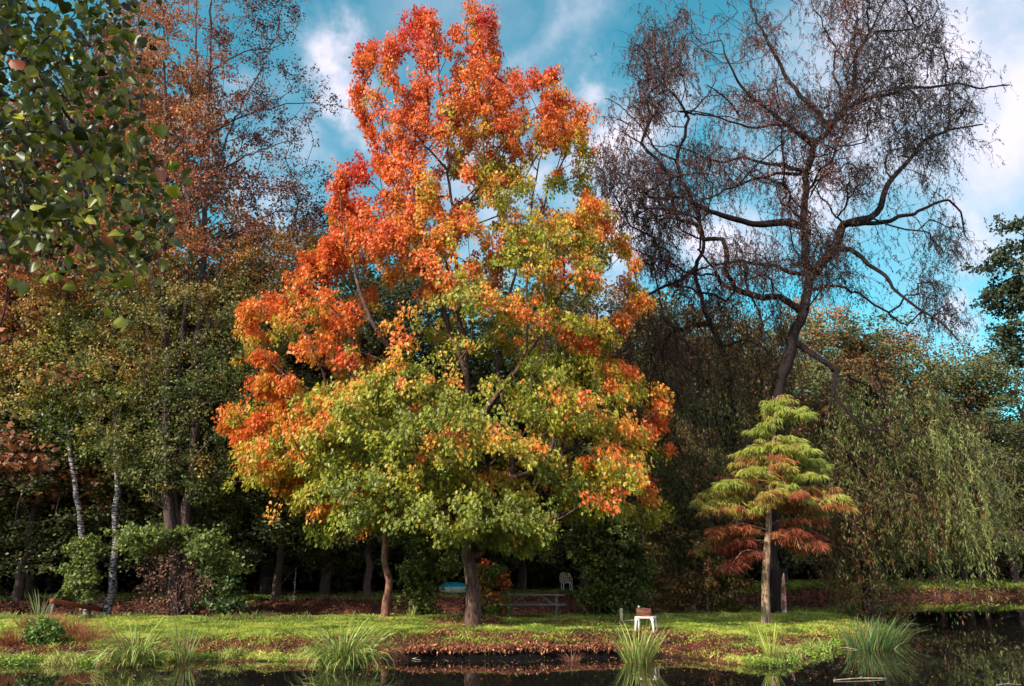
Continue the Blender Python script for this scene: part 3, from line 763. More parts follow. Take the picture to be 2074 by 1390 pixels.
# ------------------------------------------------------------------ willows
def strands(name, parent, S, length, stops, tcol, lps=16, lsize=(.10, .17), lw=.2, drift=(0, 0), sway=.35, rad=.005, mat=None, curl=.2, floor=None, spread=.02, twigc=None):
    """hanging leafy twigs from start points S; one mesh of twig ribbons + leaves"""
    n = len(S); L = np.asarray(length, float) * rng.uniform(.6, 1.25, n); seg = 6
    d0 = norm(rng.normal(0, 1, (n, 3)) * np.array([1, 1, .5])); t = np.linspace(0, 1, seg)
    pts = S[:, None] + (d0 * np.array([1, 1, .6]))[:, None] * (np.sqrt(t)[None, :, None] * sway * np.minimum(L, 1.6)[:, None, None]) + np.array([drift[0], drift[1], 0]) * (t ** 2)[None, :, None] * L[:, None, None]
    pts[..., 2] -= (t ** 1.25)[None] * L[:, None]
    pts[:, 1:-1] += rng.normal(0, curl * .12, (n, seg - 2, 3)) 
    if floor is not None:
        pts[..., 2] = np.maximum(pts[..., 2], floor + .03 * rng.random((n, 1)))
    # ribbons: two crossed would be heavy, use 3-sided tubes
    a = np.array([1, .3, 0]) / 1.04
    tg = norm(np.gradient(pts, axis=1)); A = norm(np.cross(tg, np.array([.2, 1, .3]))); Bv = np.cross(tg, A)
    r = (rad * (1.2 - t))[None, :, None, None]
    ang = np.arange(3) * 2.0944
    ring = pts[:, :, None] + r * (np.cos(ang)[None, None, :, None] * A[:, :, None] + np.sin(ang)[None, None, :, None] * Bv[:, :, None])
    V1 = ring.reshape(-1, 3)
    i0 = (np.arange(n) * seg * 3)[:, None, None] + (np.arange(seg - 1) * 3)[None, :, None]; j = np.arange(3)[None, None]; j2 = (j + 1) % 3
    F1 = np.stack([i0 + j, i0 + j2, i0 + 3 + j2, i0 + 3 + j], -1).reshape(-1, 4)
    C1 = np.tile(twigc if twigc is not None else lin(70, 52, 40), (len(V1), 1))
    m = n * lps; tt = rng.uniform(.03, 1, (n, lps)); k = np.clip((tt * (seg - 1)).astype(int), 0, seg - 2); f = tt * (seg - 1) - k
    ar = np.arange(n)[:, None]
    Cc = (pts[ar, k] * (1 - f)[..., None] + pts[ar, k + 1] * f[..., None]).reshape(-1, 3) + rng.normal(0, spread, (m, 3))
    Ld = norm(rng.normal(0, .45, (m, 3)) + np.array([0, 0, -1.0]) ); N = norm(rng.normal(0, 1, (m, 3)) + np.array([-.3, -.4, .3]))
    tc = np.repeat(tcol, lps) + rng.normal(0, .10, m)
    cc = ramp(tc, stops) * rng.uniform(.65, 1.25, (m, 1))
    V2, F2, kk = leaf_geo(Cc, Ld, N, rng.uniform(*lsize, m), lw, T_DIAM)
    Vm, Fm, Cm = merge_geo([(V1, [F1], C1), (V2, F2, np.repeat(cc, kk, 0))])
    return mesh_obj(name, Vm, Fm, mat or LEAF, parent, Cm)
W_STOPS = [(0, lin(58, 74, 30)), (.3, lin(112, 122, 50)), (.5, lin(122, 98, 48)), (.7, lin(126, 70, 44)), (1, lin(140, 62, 38))]
WB_STOPS = [(0, lin(34, 32, 26)), (.35, lin(50, 40, 32)), (.6, lin(62, 40, 34)), (.85, lin(104, 54, 40)), (1.05, lin(150, 70, 42))]
def T(dd, *pts): return [(u, v, dd if not isinstance(dd, (list, tuple)) else dd[min(i, len(dd) - 1)]) for i, (u, v) in enumerate(pts)]
b1 = at_depth(1556, 35.0)
big = thing('willow_tree', 'tall old willow with bare dark limbs and thin brown leaves, behind the small cypress', 'tree', b1)
sk = Skel(); DW = 35.0
def LM(sk, D, dds, pts, r0, r1, free=False, first=None, step=.45, jit=.05):
    dds = dds if isinstance(dds, (list, tuple)) else [0, dds]
    q = [P(float(u), float(v), D + float(np.interp(i / max(1, len(pts) - 1), np.linspace(0, 1, len(dds)), dds))) for i, (u, v) in enumerate(pts)]
    if first is not None: q = [np.asarray(first)] + q
    sk.limb(np.array(q), r0, r1, step, free=free, jit=jit)
LM(sk, DW, [0, 0], [(1560, 1150), (1566, 950), (1576, 804), (1585, 767), (1599, 712), (1618, 652), (1641, 574), (1628, 478), (1633, 352), (1648, 302), (1683, 257), (1724, 216), (1784, 191), (1850, 179), (1940, 174), (2005, 176), (2046, 172)], .36, .03, first=b1 + [0, 0, -.3])
LM(sk, DW, [0, 1.5], [(1683, 257), (1655, 228), (1633, 206), (1588, 151), (1552, 80), (1527, 30), (1510, -30)], .13, .03)
LM(sk, DW, [0, -2], [(1650, 300), (1620, 272), (1598, 252), (1552, 221), (1520, 200), (1502, 171), (1472, 131), (1455, 60)], .11, .02)
LM(sk, DW, [-1, -3], [(1598, 252), (1540, 258), (1500, 250), (1452, 236), (1400, 225), (1345, 230)], .07, .02)
LM(sk, DW, [0, 1, 2], [(1700, 240), (1715, 205), (1734, 160), (1734, 110), (1764, 65), (1779, 30), (1804, -20)], .12, .03)
LM(sk, DW, [1, 1], [(1764, 65), (1800, 64), (1850, 58), (1895, 25), (1900, -10)], .05, .02)
LM(sk, DW, [0, -1], [(1709, 200), (1690, 150), (1690, 90), (1660, 40), (1640, -20)], .06, .02)
LM(sk, DW, [0, 2], [(1633, 345), (1603, 342), (1562, 330), (1500, 322), (1452, 327), (1381, 302), (1310, 290)], .10, .02)
LM(sk, DW, [0, -2], [(1633, 350), (1570, 352), (1512, 367), (1470, 385), (1427, 408), (1380, 440)], .09, .02)
LM(sk, DW, [0, -1.5], [(1629, 460), (1590, 456), (1552, 453), (1510, 450), (1472, 443), (1427, 423), (1386, 403), (1330, 400), (1290, 380)], .17, .04)
LM(sk, DW, [0, -1], [(1643, 560), (1668, 528), (1693, 503), (1702, 470), (1708, 453), (1740, 447), (1769, 438), (1790, 400), (1804, 362), (1825, 340), (1844, 322), (1870, 287), (1920, 267), (1990, 252)], .21, .03)
LM(sk, DW, [-.5, 1.5], [(1708, 453), (1750, 450), (1804, 448), (1860, 428), (1900, 410), (1930, 403), (1945, 430), (1955, 480)], .12, .03)
LM(sk, DW, [-.3, -2.5], [(1693, 503), (1720, 508), (1744, 524), (1784, 549), (1809, 584), (1839, 614), (1875, 634), (1905, 660), (1940, 690)], .12, .03)
LM(sk, DW, [0, 1], [(1644, 556), (1600, 552), (1572, 539), (1530, 532), (1472, 534), (1421, 544), (1380, 570)], .10, .03)
LM(sk, DW, [0, 1.5], [(1510, 534), (1515, 580), (1530, 610), (1545, 660)], .07, .03)
LM(sk, DW, [0, -1.5], [(1622, 700), (1640, 715), (1659, 726), (1682, 758), (1687, 800), (1719, 836), (1751, 860), (1800, 872)], .15, .04)
LM(sk, DW, [-1, -1], [(1687, 795), (1680, 820), (1672, 850)], .05, .02)
LM(sk, DW, [-1, -2], [(1665, 730), (1690, 745), (1700, 780), (1715, 815), (1722, 850)], .06, .02)
# extra mid-size limbs giving depth
for k in range(16):
    i = rng.integers(20, len(sk.pos)); p0 = sk.pos[i]
    if p0[2] < 9: continue
    d = norm(np.array([rng.normal(), rng.normal() * 1.4, rng.uniform(-.1, .5)])); Lk = rng.uniform(2, 4)
    sk.limb(np.array([p0, p0 + d * Lk * .5 + [0, 0, .3], p0 + d * Lk + [0, 0, rng.uniform(-.5, .6)]]), .05, .02, .4)
wp = [(1330, -30), (1400, 20), (1420, 60), (1500, -30), (1880, -30), (1900, 40), (1960, 110), (2035, 165), (2050, 185), (1990, 210), (1960, 250), (2000, 300), (1950, 330), (1940, 420), (1960, 470), (1940, 530), (1880, 500),
      (1920, 600), (1960, 650), (1880, 700), (1800, 640), (1700, 580), (1560, 620), (1400, 620), (1290, 520), (1250, 420), (1205, 350), (1200, 230), (1260, 190), (1270, 110)]
def w_keep(u, v):
    q = np.stack([u, v, 0 * u], -1); nse = fbm(q, 1 / 70., 41, 2)
    k = np.clip((nse - .44) * 8, .10, 1)
    k = np.where((u > 1740) & (v > 460), k * .55, k)
    return k
Cw, cu, cv, cs, ct_ = crown_points(wp, 3400, DW, flat=.45, keep=w_keep, maxdep=4.5)
sk.grow(Cw, bf=.25)
sk.build('trunk', BARK_WILLOW, big, tip=.0105, expo=.44, jit=.28, sides=5)
tc = .62 + .5 * (fbm(Cw, .3, 44) - .5) + .3 * (cv < 350) * .4 - .25 * (cu > 1750)
S1 = np.concatenate([Cw, Cw + rng.normal(0, .3, Cw.shape), Cw + rng.normal(0, .45, Cw.shape)]); t1 = np.tile(tc, 3)
up = S1.copy()
strands('leaf_crown', big, S1, .55, WB_STOPS, t1, lps=11, lsize=(.08, .15), lw=.25, sway=.75, rad=.008, twigc=lin(34, 24, 27))
lo_ = np.where((cu > 1700) | (cv > 480))[0]; lo_ = rng.choice(lo_, 420)
strands('hanging_shoots', big, Cw[lo_], 1.7, WB_STOPS, tc[lo_] - .1, lps=9, lsize=(.08, .14), lw=.22, sway=.5, rad=.008, twigc=lin(34, 24, 24), curl=.6)
# upright whips on the crown
Nw = 900; idx = rng.choice(len(Cw), Nw); Sd = Cw[idx]
dirs = norm(np.stack([rng.normal(0, .5, Nw) + (Sd[:, 0] - Cw[:, 0].mean()) * .08, rng.normal(0, .5, Nw), rng.uniform(.2, 1, Nw)], 1))
parts_w = []
for i in range(Nw):
    Lk = rng.uniform(.4, 1.1); p0 = Sd[i]; d = dirs[i]
    q = np.array([p0, p0 + d * Lk * .5, p0 + d * Lk + [0, 0, -.12 * Lk]])
    parts_w.append(tube(q, [.011, .009, .005], 3))
lobj_v, lobj_f = join([(v_, [f_[0]]) for v_, f_ in parts_w])
tw = mesh_obj('twigs', lobj_v, lobj_f, BARK_WILLOW, big)
# brown-green curtain under the big willow
cp = [(1230, 610), (1330, 585), (1480, 600), (1600, 600), (1610, 760), (1600, 900), (1520, 1000), (1440, 1100), (1330, 1080), (1270, 960), (1230, 820)]
Cc_, cu, cv, cs, ct_ = crown_points(cp, 1500, 36.5, flat=.5, maxdep=2.5)
tcc = .58 + .7 * (fbm(Cc_, .35, 46) - .5) - np.clip((cv - 750) / 400, 0, .35)

b2 = at_depth(1475, 38.0)
w2 = thing('willow_tree', 'smaller crooked willow with drooping brown curtains, between the maple and the tall willow', 'tree', b2)
sk = Skel()
LM(sk, 38.0, [0, 0], [(1474, 1100), (1485, 850), (1461, 698), (1438, 652), (1422, 599), (1406, 560), (1412, 530), (1427, 493), (1416, 448), (1404, 436), (1375, 430), (1316, 428), (1280, 440)], .27, .04, first=b2 + [0, 0, -.2])
LM(sk, 38.0, [0, 0], [(1416, 440), (1400, 405), (1371, 327), (1386, 280), (1391, 226), (1361, 191), (1330, 120), (1325, 40)], .12, .02)
LM(sk, 38.0, [0, 0], [(1391, 232), (1415, 215), (1432, 196), (1450, 160)], .05, .02)
LM(sk, 38.0, [0, -1], [(1371, 330), (1330, 300), (1290, 250), (1260, 220), (1225, 200)], .06, .02)
LM(sk, 38.0, [0, -1], [(1410, 540), (1370, 570), (1320, 590), (1270, 640), (1240, 700)], .10, .03)
LM(sk, 38.0, [0, -2], [(1440, 655), (1400, 660), (1350, 690), (1320, 760), (1290, 830)], .11, .03)
LM(sk, 38.0, [0, -1.5], [(1465, 705), (1500, 690), (1540, 700), (1570, 730)], .08, .03)
LM(sk, 38.0, [0, -2], [(1484, 850), (1420, 830), (1370, 860), (1310, 930), (1290, 990)], .10, .03)
LM(sk, 38.0, [0, -2], [(1480, 980), (1420, 1020), (1370, 1080), (1330, 1130)], .10, .03)
sk.grow(np.concatenate([P(cu[:900], cv[:900], 38.0 + cs[:900] * 2)]), bf=.35)
p2 = [(1310, 20), (1350, 40), (1440, 100), (1450, 230), (1430, 420), (1330, 560), (1260, 520), (1215, 400), (1190, 260), (1230, 190), (1290, 170)]
C2, u2, v2, s2, _t = crown_points(p2, 420, 38.0, flat=.6, keep=w_keep)
sk.grow(C2, bf=.25, skip=0)
sk.build('trunk', BARK_WILLOW, w2, tip=.0095, expo=.45, jit=.28)
S2 = np.concatenate([C2, C2 + rng.normal(0, .35, C2.shape), Cc_, Cc_ + rng.normal(0, .3, Cc_.shape)])
L2 = np.concatenate([np.full(len(C2) * 2, .8), np.full(len(Cc_) * 2, 2.1)])
t2 = np.concatenate([np.full(len(C2) * 2, .68), np.tile(tcc, 2)])
strands('leaf_crown', w2, S2, L2, [(0, lin(60, 70, 34)), (.3, lin(92, 92, 44)), (.5, lin(98, 72, 42)), (.65, lin(74, 46, 36)), (1, lin(120, 62, 40))], t2, twigc=lin(44, 32, 32), lps=17, lsize=(.10, .18), lw=.26, sway=.35, rad=.005)

# weeping willow over the water at the right
b3 = at_depth(1752, 37.0); b3[2] = max(b3[2], .1)
w3 = thing('weeping_willow', 'low weeping willow hanging green and rusty curtains over the water at the right', 'tree', b3)
sk = Skel()
LM(sk, 37.0, [0, 0], [(1752, 1180), (1745, 1100), (1765, 1020), (1790, 940), (1800, 880), (1790, 800), (1770, 730)], .2, .05, first=b3 + [0, 0, -.3])
LM(sk, 37.0, [0, -1], [(1795, 920), (1850, 880), (1910, 880), (1960, 920), (1990, 980), (2000, 1050)], .10, .02)
LM(sk, 37.0, [0, 2], [(1797, 860), (1850, 820), (1900, 790), (1940, 800), (1975, 860)], .08, .02)
LM(sk, 37.0, [0, -2], [(1775, 1000), (1740, 950), (1700, 910), (1660, 900), (1630, 930)], .08, .02)
LM(sk, 37.0, [0, 2], [(1750, 1090), (1800, 1040), (1850, 1020), (1900, 1040), (1930, 1100)], .07, .02)
LM(sk, 37.0, [0, -3], [(1790, 820), (1740, 770), (1700, 760), (1660, 790)], .07, .02)
p3 = [(1660, 800), (1740, 740), (1830, 760), (1900, 800), (1965, 850), (2005, 920), (2018, 1000), (1990, 1080), (1930, 1100), (1850, 1070), (1780, 1110), (1700, 1090), (1650, 1050), (1630, 950), (1640, 860)]
C3, u3, v3, s3, _t = crown_points(p3, 900, 37.0, flat=.55, maxdep=4, keep=lambda u, v: np.clip((fbm(np.stack([u, v * .8, 0 * u], -1), 1 / 45., 43, 2) - .44) * 8, .05, 1))
sk.grow(C3[:1000], bf=.35)
sk.build('trunk', BARK_WILLOW, w3, tip=.0065, expo=.45, jit=.5)
t3 = .30 + 1.0 * (fbm(C3, 1.1, 48) - .5) + rng.normal(0, .16, len(C3)) + np.where(v3 < 760, .12, 0)
S3 = np.concatenate([C3, C3 + rng.normal(0, .35, C3.shape)])
Lw = np.tile(np.interp(v3, [650, 900, 1080], [1.2, 2.2, 1.9]) * rng.uniform(.4, 1.7, len(v3)), 2)
strands('leaf_crown', w3, S3, Lw, [(0, lin(92, 106, 50)), (.3, lin(96, 98, 46)), (.45, lin(84, 72, 40)), (.62, lin(112, 72, 44)), (1, lin(140, 74, 44))], np.tile(t3, 2) + .04, lps=20, lsize=(.10, .22), lw=.26, sway=.8, rad=.005, floor=.05, curl=1.0, spread=.03)

eu, ev = sample_poly([(1900, 820), (1975, 860), (2015, 960), (2010, 1060), (1940, 1090), (1900, 1000), (1890, 900), (1860, 760)], 125)
strands('pale_shoots', w3, P(eu, ev, 37.0 + rng.uniform(-3.5, -1, len(eu))), rng.uniform(.6, 3.0, len(eu)), [(0, lin(84, 92, 48)), (.5, lin(110, 114, 58)), (1, lin(136, 134, 74))], rng.uniform(0, 1, len(eu)), lps=28, lsize=(.12, .2), lw=.2, sway=.4, rad=.005, floor=.05, curl=.5, spread=.01, twigc=lin(120, 120, 60))

# ------------------------------------------------------------------ bald cypress
bc = on_ground(1552, 1266)
DC = bc[1] / K
cy = thing('cypress_tree', 'small layered cypress with feathery lime and rust needles on a pale trunk', 'tree', bc)
sk = Skel()
sk.limb(np.array([bc + [0, 0, -.1], P(1551., 1200., DC), P(1553., 1120., DC), P(1559., 1040., DC), P(1562., 960., DC), P(1566., 880., DC), P(1574., 815., DC)]), .15, .025, .3, jit=.015)
tiers = [(818, 1548, 1612, .12, 5), (846, 1522, 1630, .10, 7), (884, 1500, 1648, .12, 8), (912, 1500, 1678, .22, 9), (930, 1474, 1640, .50, 8), (952, 1430, 1610, .38, 9), (984, 1414, 1690, .40, 10), (1002, 1418, 1708, .45, 11),
         (1022, 1412, 1700, .64, 10), (1074, 1400, 1662, .95, 10), (1094, 1450, 1664, 1.0, 6), (1116, 1438, 1575, 1.15, 5)]
pc, pn, pt, pout, pscale = [], [], [], [], []
for (v, ul, ur, tcv, nb_) in tiers:
    ph = rng.uniform(0, 1)
    for k in range(nb_):
        az = (k + ph + rng.uniform(-.9, .9)) / nb_ * 2 * math.pi
        cx = math.cos(az); dy = math.sin(az)
        uc = 1560; ext = (ur - uc) if cx > 0 else (uc - ul)
        rr_ = ext / F * DC * K * (abs(cx) * .98 + (1 - abs(cx)) * rng.uniform(.5, .8)) * (rng.uniform(.8, 1.06) if abs(cx) > .75 else rng.uniform(.45, 1.05))
        if v > 1100 and cx > .2: continue
        if v > 1060 and abs(cx) < .3: continue
        if rng.random() < .07: continue
        p0 = P(float(1557 + (1100 - v) * .05), float(v + rng.uniform(-14, 30)), DC)
        arch = rng.uniform(.08, .26); tipz = rng.uniform(-.22, .12) - (.10 if v > 1050 else 0) - (rng.uniform(0, .35) if v > 1050 and cx < 0 else 0)
        q = np.array([p0, p0 + [cx * rr_ * .5, dy * rr_ * .5, arch], p0 + [cx * rr_, dy * rr_, .06 + tipz]])
        sk.limb(q, .024, .006, .25, parent=None, jit=.02)
        nn = max(2, int(rr_ / .2)); tb_ = tcv + rng.normal(0, .17)
        for f in np.linspace(.42 if rng.random() < .6 else .25, 1, nn):
            f = min(1, f + rng.uniform(-.06, .06))
            base_p = q[0] * (1 - f) ** 2 + 2 * f * (1 - f) * q[1] + f * f * q[2]
            for s_ in (-1, 0, 1):
                if rng.random() < .28: continue
                side = np.array([-dy, cx, 0]) * s_ * rng.uniform(.08, .36) * (1.2 - f * .5)
                pc.append(base_p + side + [0, 0, rng.uniform(-.12, .07)]); pt.append(tb_ + rng.normal(0, .16) - .30 * (f - .45) * (tcv < .9)); pout.append((cx, dy, 0))
sk.build('trunk', BARK_CYP, cy, tip=.006)
pc = np.array(pc); pt = np.array(pt); pout = np.array(pout)
per = 50; m = len(pc) * per
th = rng.uniform(0, 2 * math.pi, m); o_xy = np.stack([np.cos(th), np.sin(th), 0 * th], 1)
rp = rng.uniform(0, .13, (m, 1)); C = np.repeat(pc, per, 0) + o_xy * rp + np.array([0, 0, 1]) * (.07 - 5 * rp ** 2 + rng.uniform(-.02, .02, (m, 1)))
Ld = norm(o_xy * rng.uniform(.15, 1.0, (m, 1)) + np.repeat(pout, per, 0) * .25 + np.array([0, 0, -1]) * rng.uniform(.2, 1.0, (m, 1)))
Ld = norm(Ld); N = norm(rng.normal(0, .5, (m, 3)) + np.array([-.3, -.3, .8]))
tt = np.repeat(pt, per) + rng.normal(0, .06, m)
c = ramp(tt, [(0, lin(138, 146, 58)), (.3, lin(146, 146, 56)), (.5, lin(146, 116, 54)), (.68, lin(150, 90, 50)), (.9, lin(142, 72, 44)), (1.2, lin(128, 60, 42))]) * rng.uniform(.75, 1.2, (m, 1))
leaves('needle_crown', C, Ld, N, rng.uniform(.12, .27, m), .095, c, T_DIAM, LEAF, cy)

# ------------------------------------------------------------------ overhanging tree in the foreground, top left
tb = np.array([-5.6, 3.0, ground_z(-5.6, 3.0)])
nt = thing('lime_tree', 'dark green broad-leaved branches hanging into the top left corner', 'tree', tb)
sk = Skel(); DN = 5.2 / K * 1.0
def PN(u, v, y): return P(float(u), float(v), y / K)
sk.limb(np.array([tb + [0, 0, -.3], tb + [.1, 0, 2.0], tb + [.5, .2, 4.0], tb + [1.0, .4, 6.0]]), .24, .12, .4)
sk.limb(np.array([tb + [.4, .1, 3.6], PN(-500, -200, 3.6), PN(-150, -60, 4.2), PN(60, 120, 4.6), PN(150, 330, 4.6), PN(200, 470, 4.5), PN(240, 560, 4.4)]), .10, .006, .3, jit=.02)
sk.limb(np.array([PN(-150, -60, 4.2), PN(20, 0, 5), PN(160, 60, 5.2), PN(230, 130, 5.0)]), .03, .005, .2, jit=.02)
sk.limb(np.array([PN(60, 120, 4.6), PN(150, 240, 4.9), PN(240, 330, 4.9), PN(310, 400, 4.8)]), .02, .004, .2, jit=.02)
sk.limb(np.array([PN(-200, 0, 4.0), PN(-60, 200, 3.8), PN(30, 340, 3.8), PN(60, 500, 3.7)]), .03, .005, .2, jit=.02)
sk.limb(np.array([PN(-300, 150, 4.0), PN(-100, 380, 4.2), PN(0, 460, 4.2), PN(20, 520, 4.2)]), .03, .005, .2, jit=.02)
sk.limb(np.array([PN(30, 250, 4.6), PN(70, 330, 4.4), PN(110, 430, 4.3), PN(180, 520, 4.3)]), .012, .004, .2, jit=.02)
npoly = [(-260, -150), (275, -150), (262, 60), (262, 150), (275, 215), (268, 270), (300, 320), (345, 370), (345, 440), (318, 450), (322, 510), (300, 520), (268, 560), (300, 600), (290, 625), (225, 600), (205, 560), (90, 545), (60, 520), (0, 510), (-260, 640)]
un, vn = sample_poly(npoly, 1150); yn = rng.uniform(3.4, 6.2, len(un))
# the rest of the crown, left of and above the frame (it shades the visible branches)
ext = np.stack([rng.uniform(-9.0, -3.4, 800), rng.uniform(.8, 6.0, 800), rng.uniform(3.6, 10.0, 800)], 1)
ext = ext[(ext[:, 0] < -ext[:, 1] * .78 - .5)]
ex2 = np.stack([rng.uniform(-5.0, -1.0, 500), rng.uniform(.2, 4.2, 500), rng.uniform(0, 5, 500)], 1); ex2[:, 2] += CAMZ + 1.1 + ex2[:, 1] * 1.12
ext = np.concatenate([ext[:350], ex2])[rng.permutation(850)[:600]]
A_ = P(un, vn, yn / K)
sk.grow(np.concatenate([A_[:700], ext[:300]]), bf=.12)
sk.build('trunk', BARK_DARK, nt, tip=.0019, expo=.55, jit=.3)
per = 5
C = np.concatenate([np.repeat(A_, per, 0) + rng.normal(0, .10, (len(A_) * per, 3))]); m = len(C)
out = np.tile(np.array([.3, -.5, .2]), (m, 1)); Ld, N = hang(m, out, 1.0, .75, .2)
N = norm(rng.normal(0, 1, (m, 3)) + np.array([-.2, .5, .3]))
t = rng.normal(.4, .22, m); t = np.where(rng.random(m) < .03, 1.2, t)
c = ramp(t, [(0, lin(32, 34, 16)), (.35, lin(74, 78, 26)), (.7, lin(124, 126, 38)), (1.0, lin(176, 166, 50)), (1.19, lin(150, 78, 50)), (1.3, lin(160, 84, 56))])
leaves('leaf_spray', C, Ld, N, rng.uniform(.034, .09, m), rng.uniform(.75, 1.0, m), c, T_HEART, LEAF_NEAR, nt)
C = np.repeat(ext, 14, 0) + rng.normal(0, .35, (len(ext) * 14, 3)); m = len(C)
C = C[(C[:, 0] < -C[:, 1] * .74 - .2) | (C[:, 2] > CAMZ + .25 + C[:, 1] * .97)]; m = len(C)
Ld, N = hang(m, np.tile([.3, -.5, .2], (m, 1)), .9, .5, .5)
leaves('leaf_crown', C, Ld, N, rng.uniform(.10, .15, m), .95, np.tile(lin(60, 74, 28), (m, 1)) * rng.uniform(.7, 1.3, (m, 1)), T_HEART, LEAF_NEAR, nt)

# ------------------------------------------------------------------ shrubs and climbers
GREEN_D = [(0, lin(48, 54, 28)), (.5, lin(88, 94, 42)), (1, lin(128, 130, 58))]
GREEN_L = [(0, lin(74, 84, 42)), (.5, lin(112, 124, 58)), (1, lin(156, 160, 84))]
GREEN_G = [(0, lin(62, 78, 46)), (.5, lin(92, 108, 60)), (1, lin(128, 138, 80))]
BROWNG = [(0, lin(60, 62, 30)), (.5, lin(104, 86, 44)), (1, lin(140, 86, 50))]
DRY = [(0, lin(62, 42, 36)), (.5, lin(100, 68, 54)), (1, lin(140, 102, 78))]
def shrub(label, u, D, poly, stops, n=60, per=5, pl=18, size=(.1, .15), lw=.7, name='shrub', flat=.6, brad=(.4, .4, .28), down=.3, seedn=1, group=None, mat=None, stems=4, crad=(.24, .24, .16), tmpl=T_DIAM, surface=.3, tfun=None, bark=None):
    b = at_depth(u, D)
    P_ = np.array(poly, float); vt = P_[:, 1].min()
    limbs = []
    for k in range(stems):
        uu = np.interp(k, [0, max(1, stems - 1)], [P_[:, 0].min() * .7 + u * .3, P_[:, 0].max() * .7 + u * .3])
        vm = row_mid(poly, uu)
        limbs.append(([W(b + [rng.uniform(-.15, .15), rng.uniform(-.1, .1), -.05]), ((uu + u) / 2, (vm + 1230) / 2, rng.uniform(-.3, .3)), (uu, vm, rng.uniform(-.4, .4))], .035, .012))
    return outline_tree(name, label, 'shrub' if name == 'shrub' else name.replace('_', ' '), b, poly, D, limbs, bark or BARK_ALDER, stops, nbough=n, per=per, pl=pl, brad=brad, crad=crad, lsize=size, lw=lw, flat=flat, down=down, seedn=seedn, group=group, step=.4, tmpl=tmpl, mat=mat, surface=surface, tfun=tfun, crown='foliage')
def row_mid(poly, u):
    P_ = np.array(poly, float); ys = []
    for i in range(len(P_)):
        a, b = P_[i], P_[(i + 1) % len(P_)]
        if min(a[0], b[0]) <= u <= max(a[0], b[0]) and a[0] != b[0]: ys.append(a[1] + (u - a[0]) / (b[0] - a[0]) * (b[1] - a[1]))
    return (min(ys) * .6 + max(ys) * .4) if ys else P_[:, 1].mean()
shrub('bright green elder bush at the foot of the alder trunks', 370, 34.2, [(238, 1075), (300, 1055), (350, 1065), (420, 1062), (470, 1110), (492, 1170), (480, 1200), (440, 1180), (400, 1120), (300, 1110), (240, 1120)], GREEN_L, n=62, name='elder_bush', brad=(.55, .5, .32), size=(.11, .17), seedn=2)
shrub('dead brown leafy stems under the bright elder bush', 370, 34.0, [(275, 1110), (420, 1110), (440, 1240), (310, 1240), (285, 1180)], DRY, n=40, per=4, pl=10, name='dead_bush', size=(.08, .12), mat=LEAF_DRY, seedn=5, stems=6)
shrub('dark lower bush spreading right of the elder bush', 450, 34.4, [(410, 1120), (485, 1150), (500, 1215), (480, 1242), (400, 1240)], GREEN_G, n=26, seedn=6, name='shrub')
shrub('green leafy climber on the leaning birch trunk', 165, 34.6, [(142, 1100), (190, 1085), (205, 1120), (182, 1150), (190, 1222), (150, 1226), (140, 1160)], GREEN_L, n=24, name='climber', seedn=7, size=(.09, .14), stems=2, flat=.35)
shrub('dark green bush between the slender tree and the maple trunk', 850, 33.6, [(798, 1060), (880, 1050), (935, 1080), (940, 1140), (905, 1170), (880, 1180), (880, 1244), (835, 1244), (815, 1150)], GREEN_D, n=75, seedn=8, size=(.11, .16))
shrub('green and red creeper beside the maple trunk', 995, 31.6, [(966, 1140), (1010, 1150), (1020, 1200), (1010, 1250), (975, 1250)], [(0, lin(56, 76, 30)), (.55, lin(92, 104, 36)), (.7, lin(176, 84, 44)), (1, lin(180, 70, 46))], n=22, name='creeper', seedn=9, stems=2)
shrub('large dark green bush behind the right end of the picnic table', 1210, 32.8, [(1150, 1050), (1210, 1000), (1290, 1040), (1320, 1120), (1305, 1200), (1280, 1244), (1200, 1246), (1184, 1225), (1180, 1150)], GREEN_D, n=150, seedn=10, size=(.11, .16), flat=.5)
shrub('olive brown bush between the large bush and the tall willow', 1400, 36.5, [(1310, 1060), (1400, 1030), (1480, 1060), (1510, 1150), (1500, 1236), (1330, 1238), (1305, 1150)], BROWNG, n=120, seedn=11, size=(.1, .14))
shrub('shrub with a rusty red flush behind the grey boards', 1760, 42, [(1690, 1060), (1750, 1010), (1790, 1080), (1790, 1200), (1700, 1210), (1670, 1150)], [(0, lin(70, 84, 34)), (.5, lin(118, 92, 44)), (.75, lin(176, 84, 46)), (1, lin(176, 72, 42))], n=60, seedn=13)
shrub('tangled brushwood at the right tip of the peninsula', 1745, 34.5, [(1690, 1190), (1760, 1170), (1860, 1200), (1880, 1250), (1800, 1275), (1720, 1262), (1690, 1235)], BROWNG, n=45, per=4, pl=10, name='brushwood', seedn=14, size=(.07, .12))

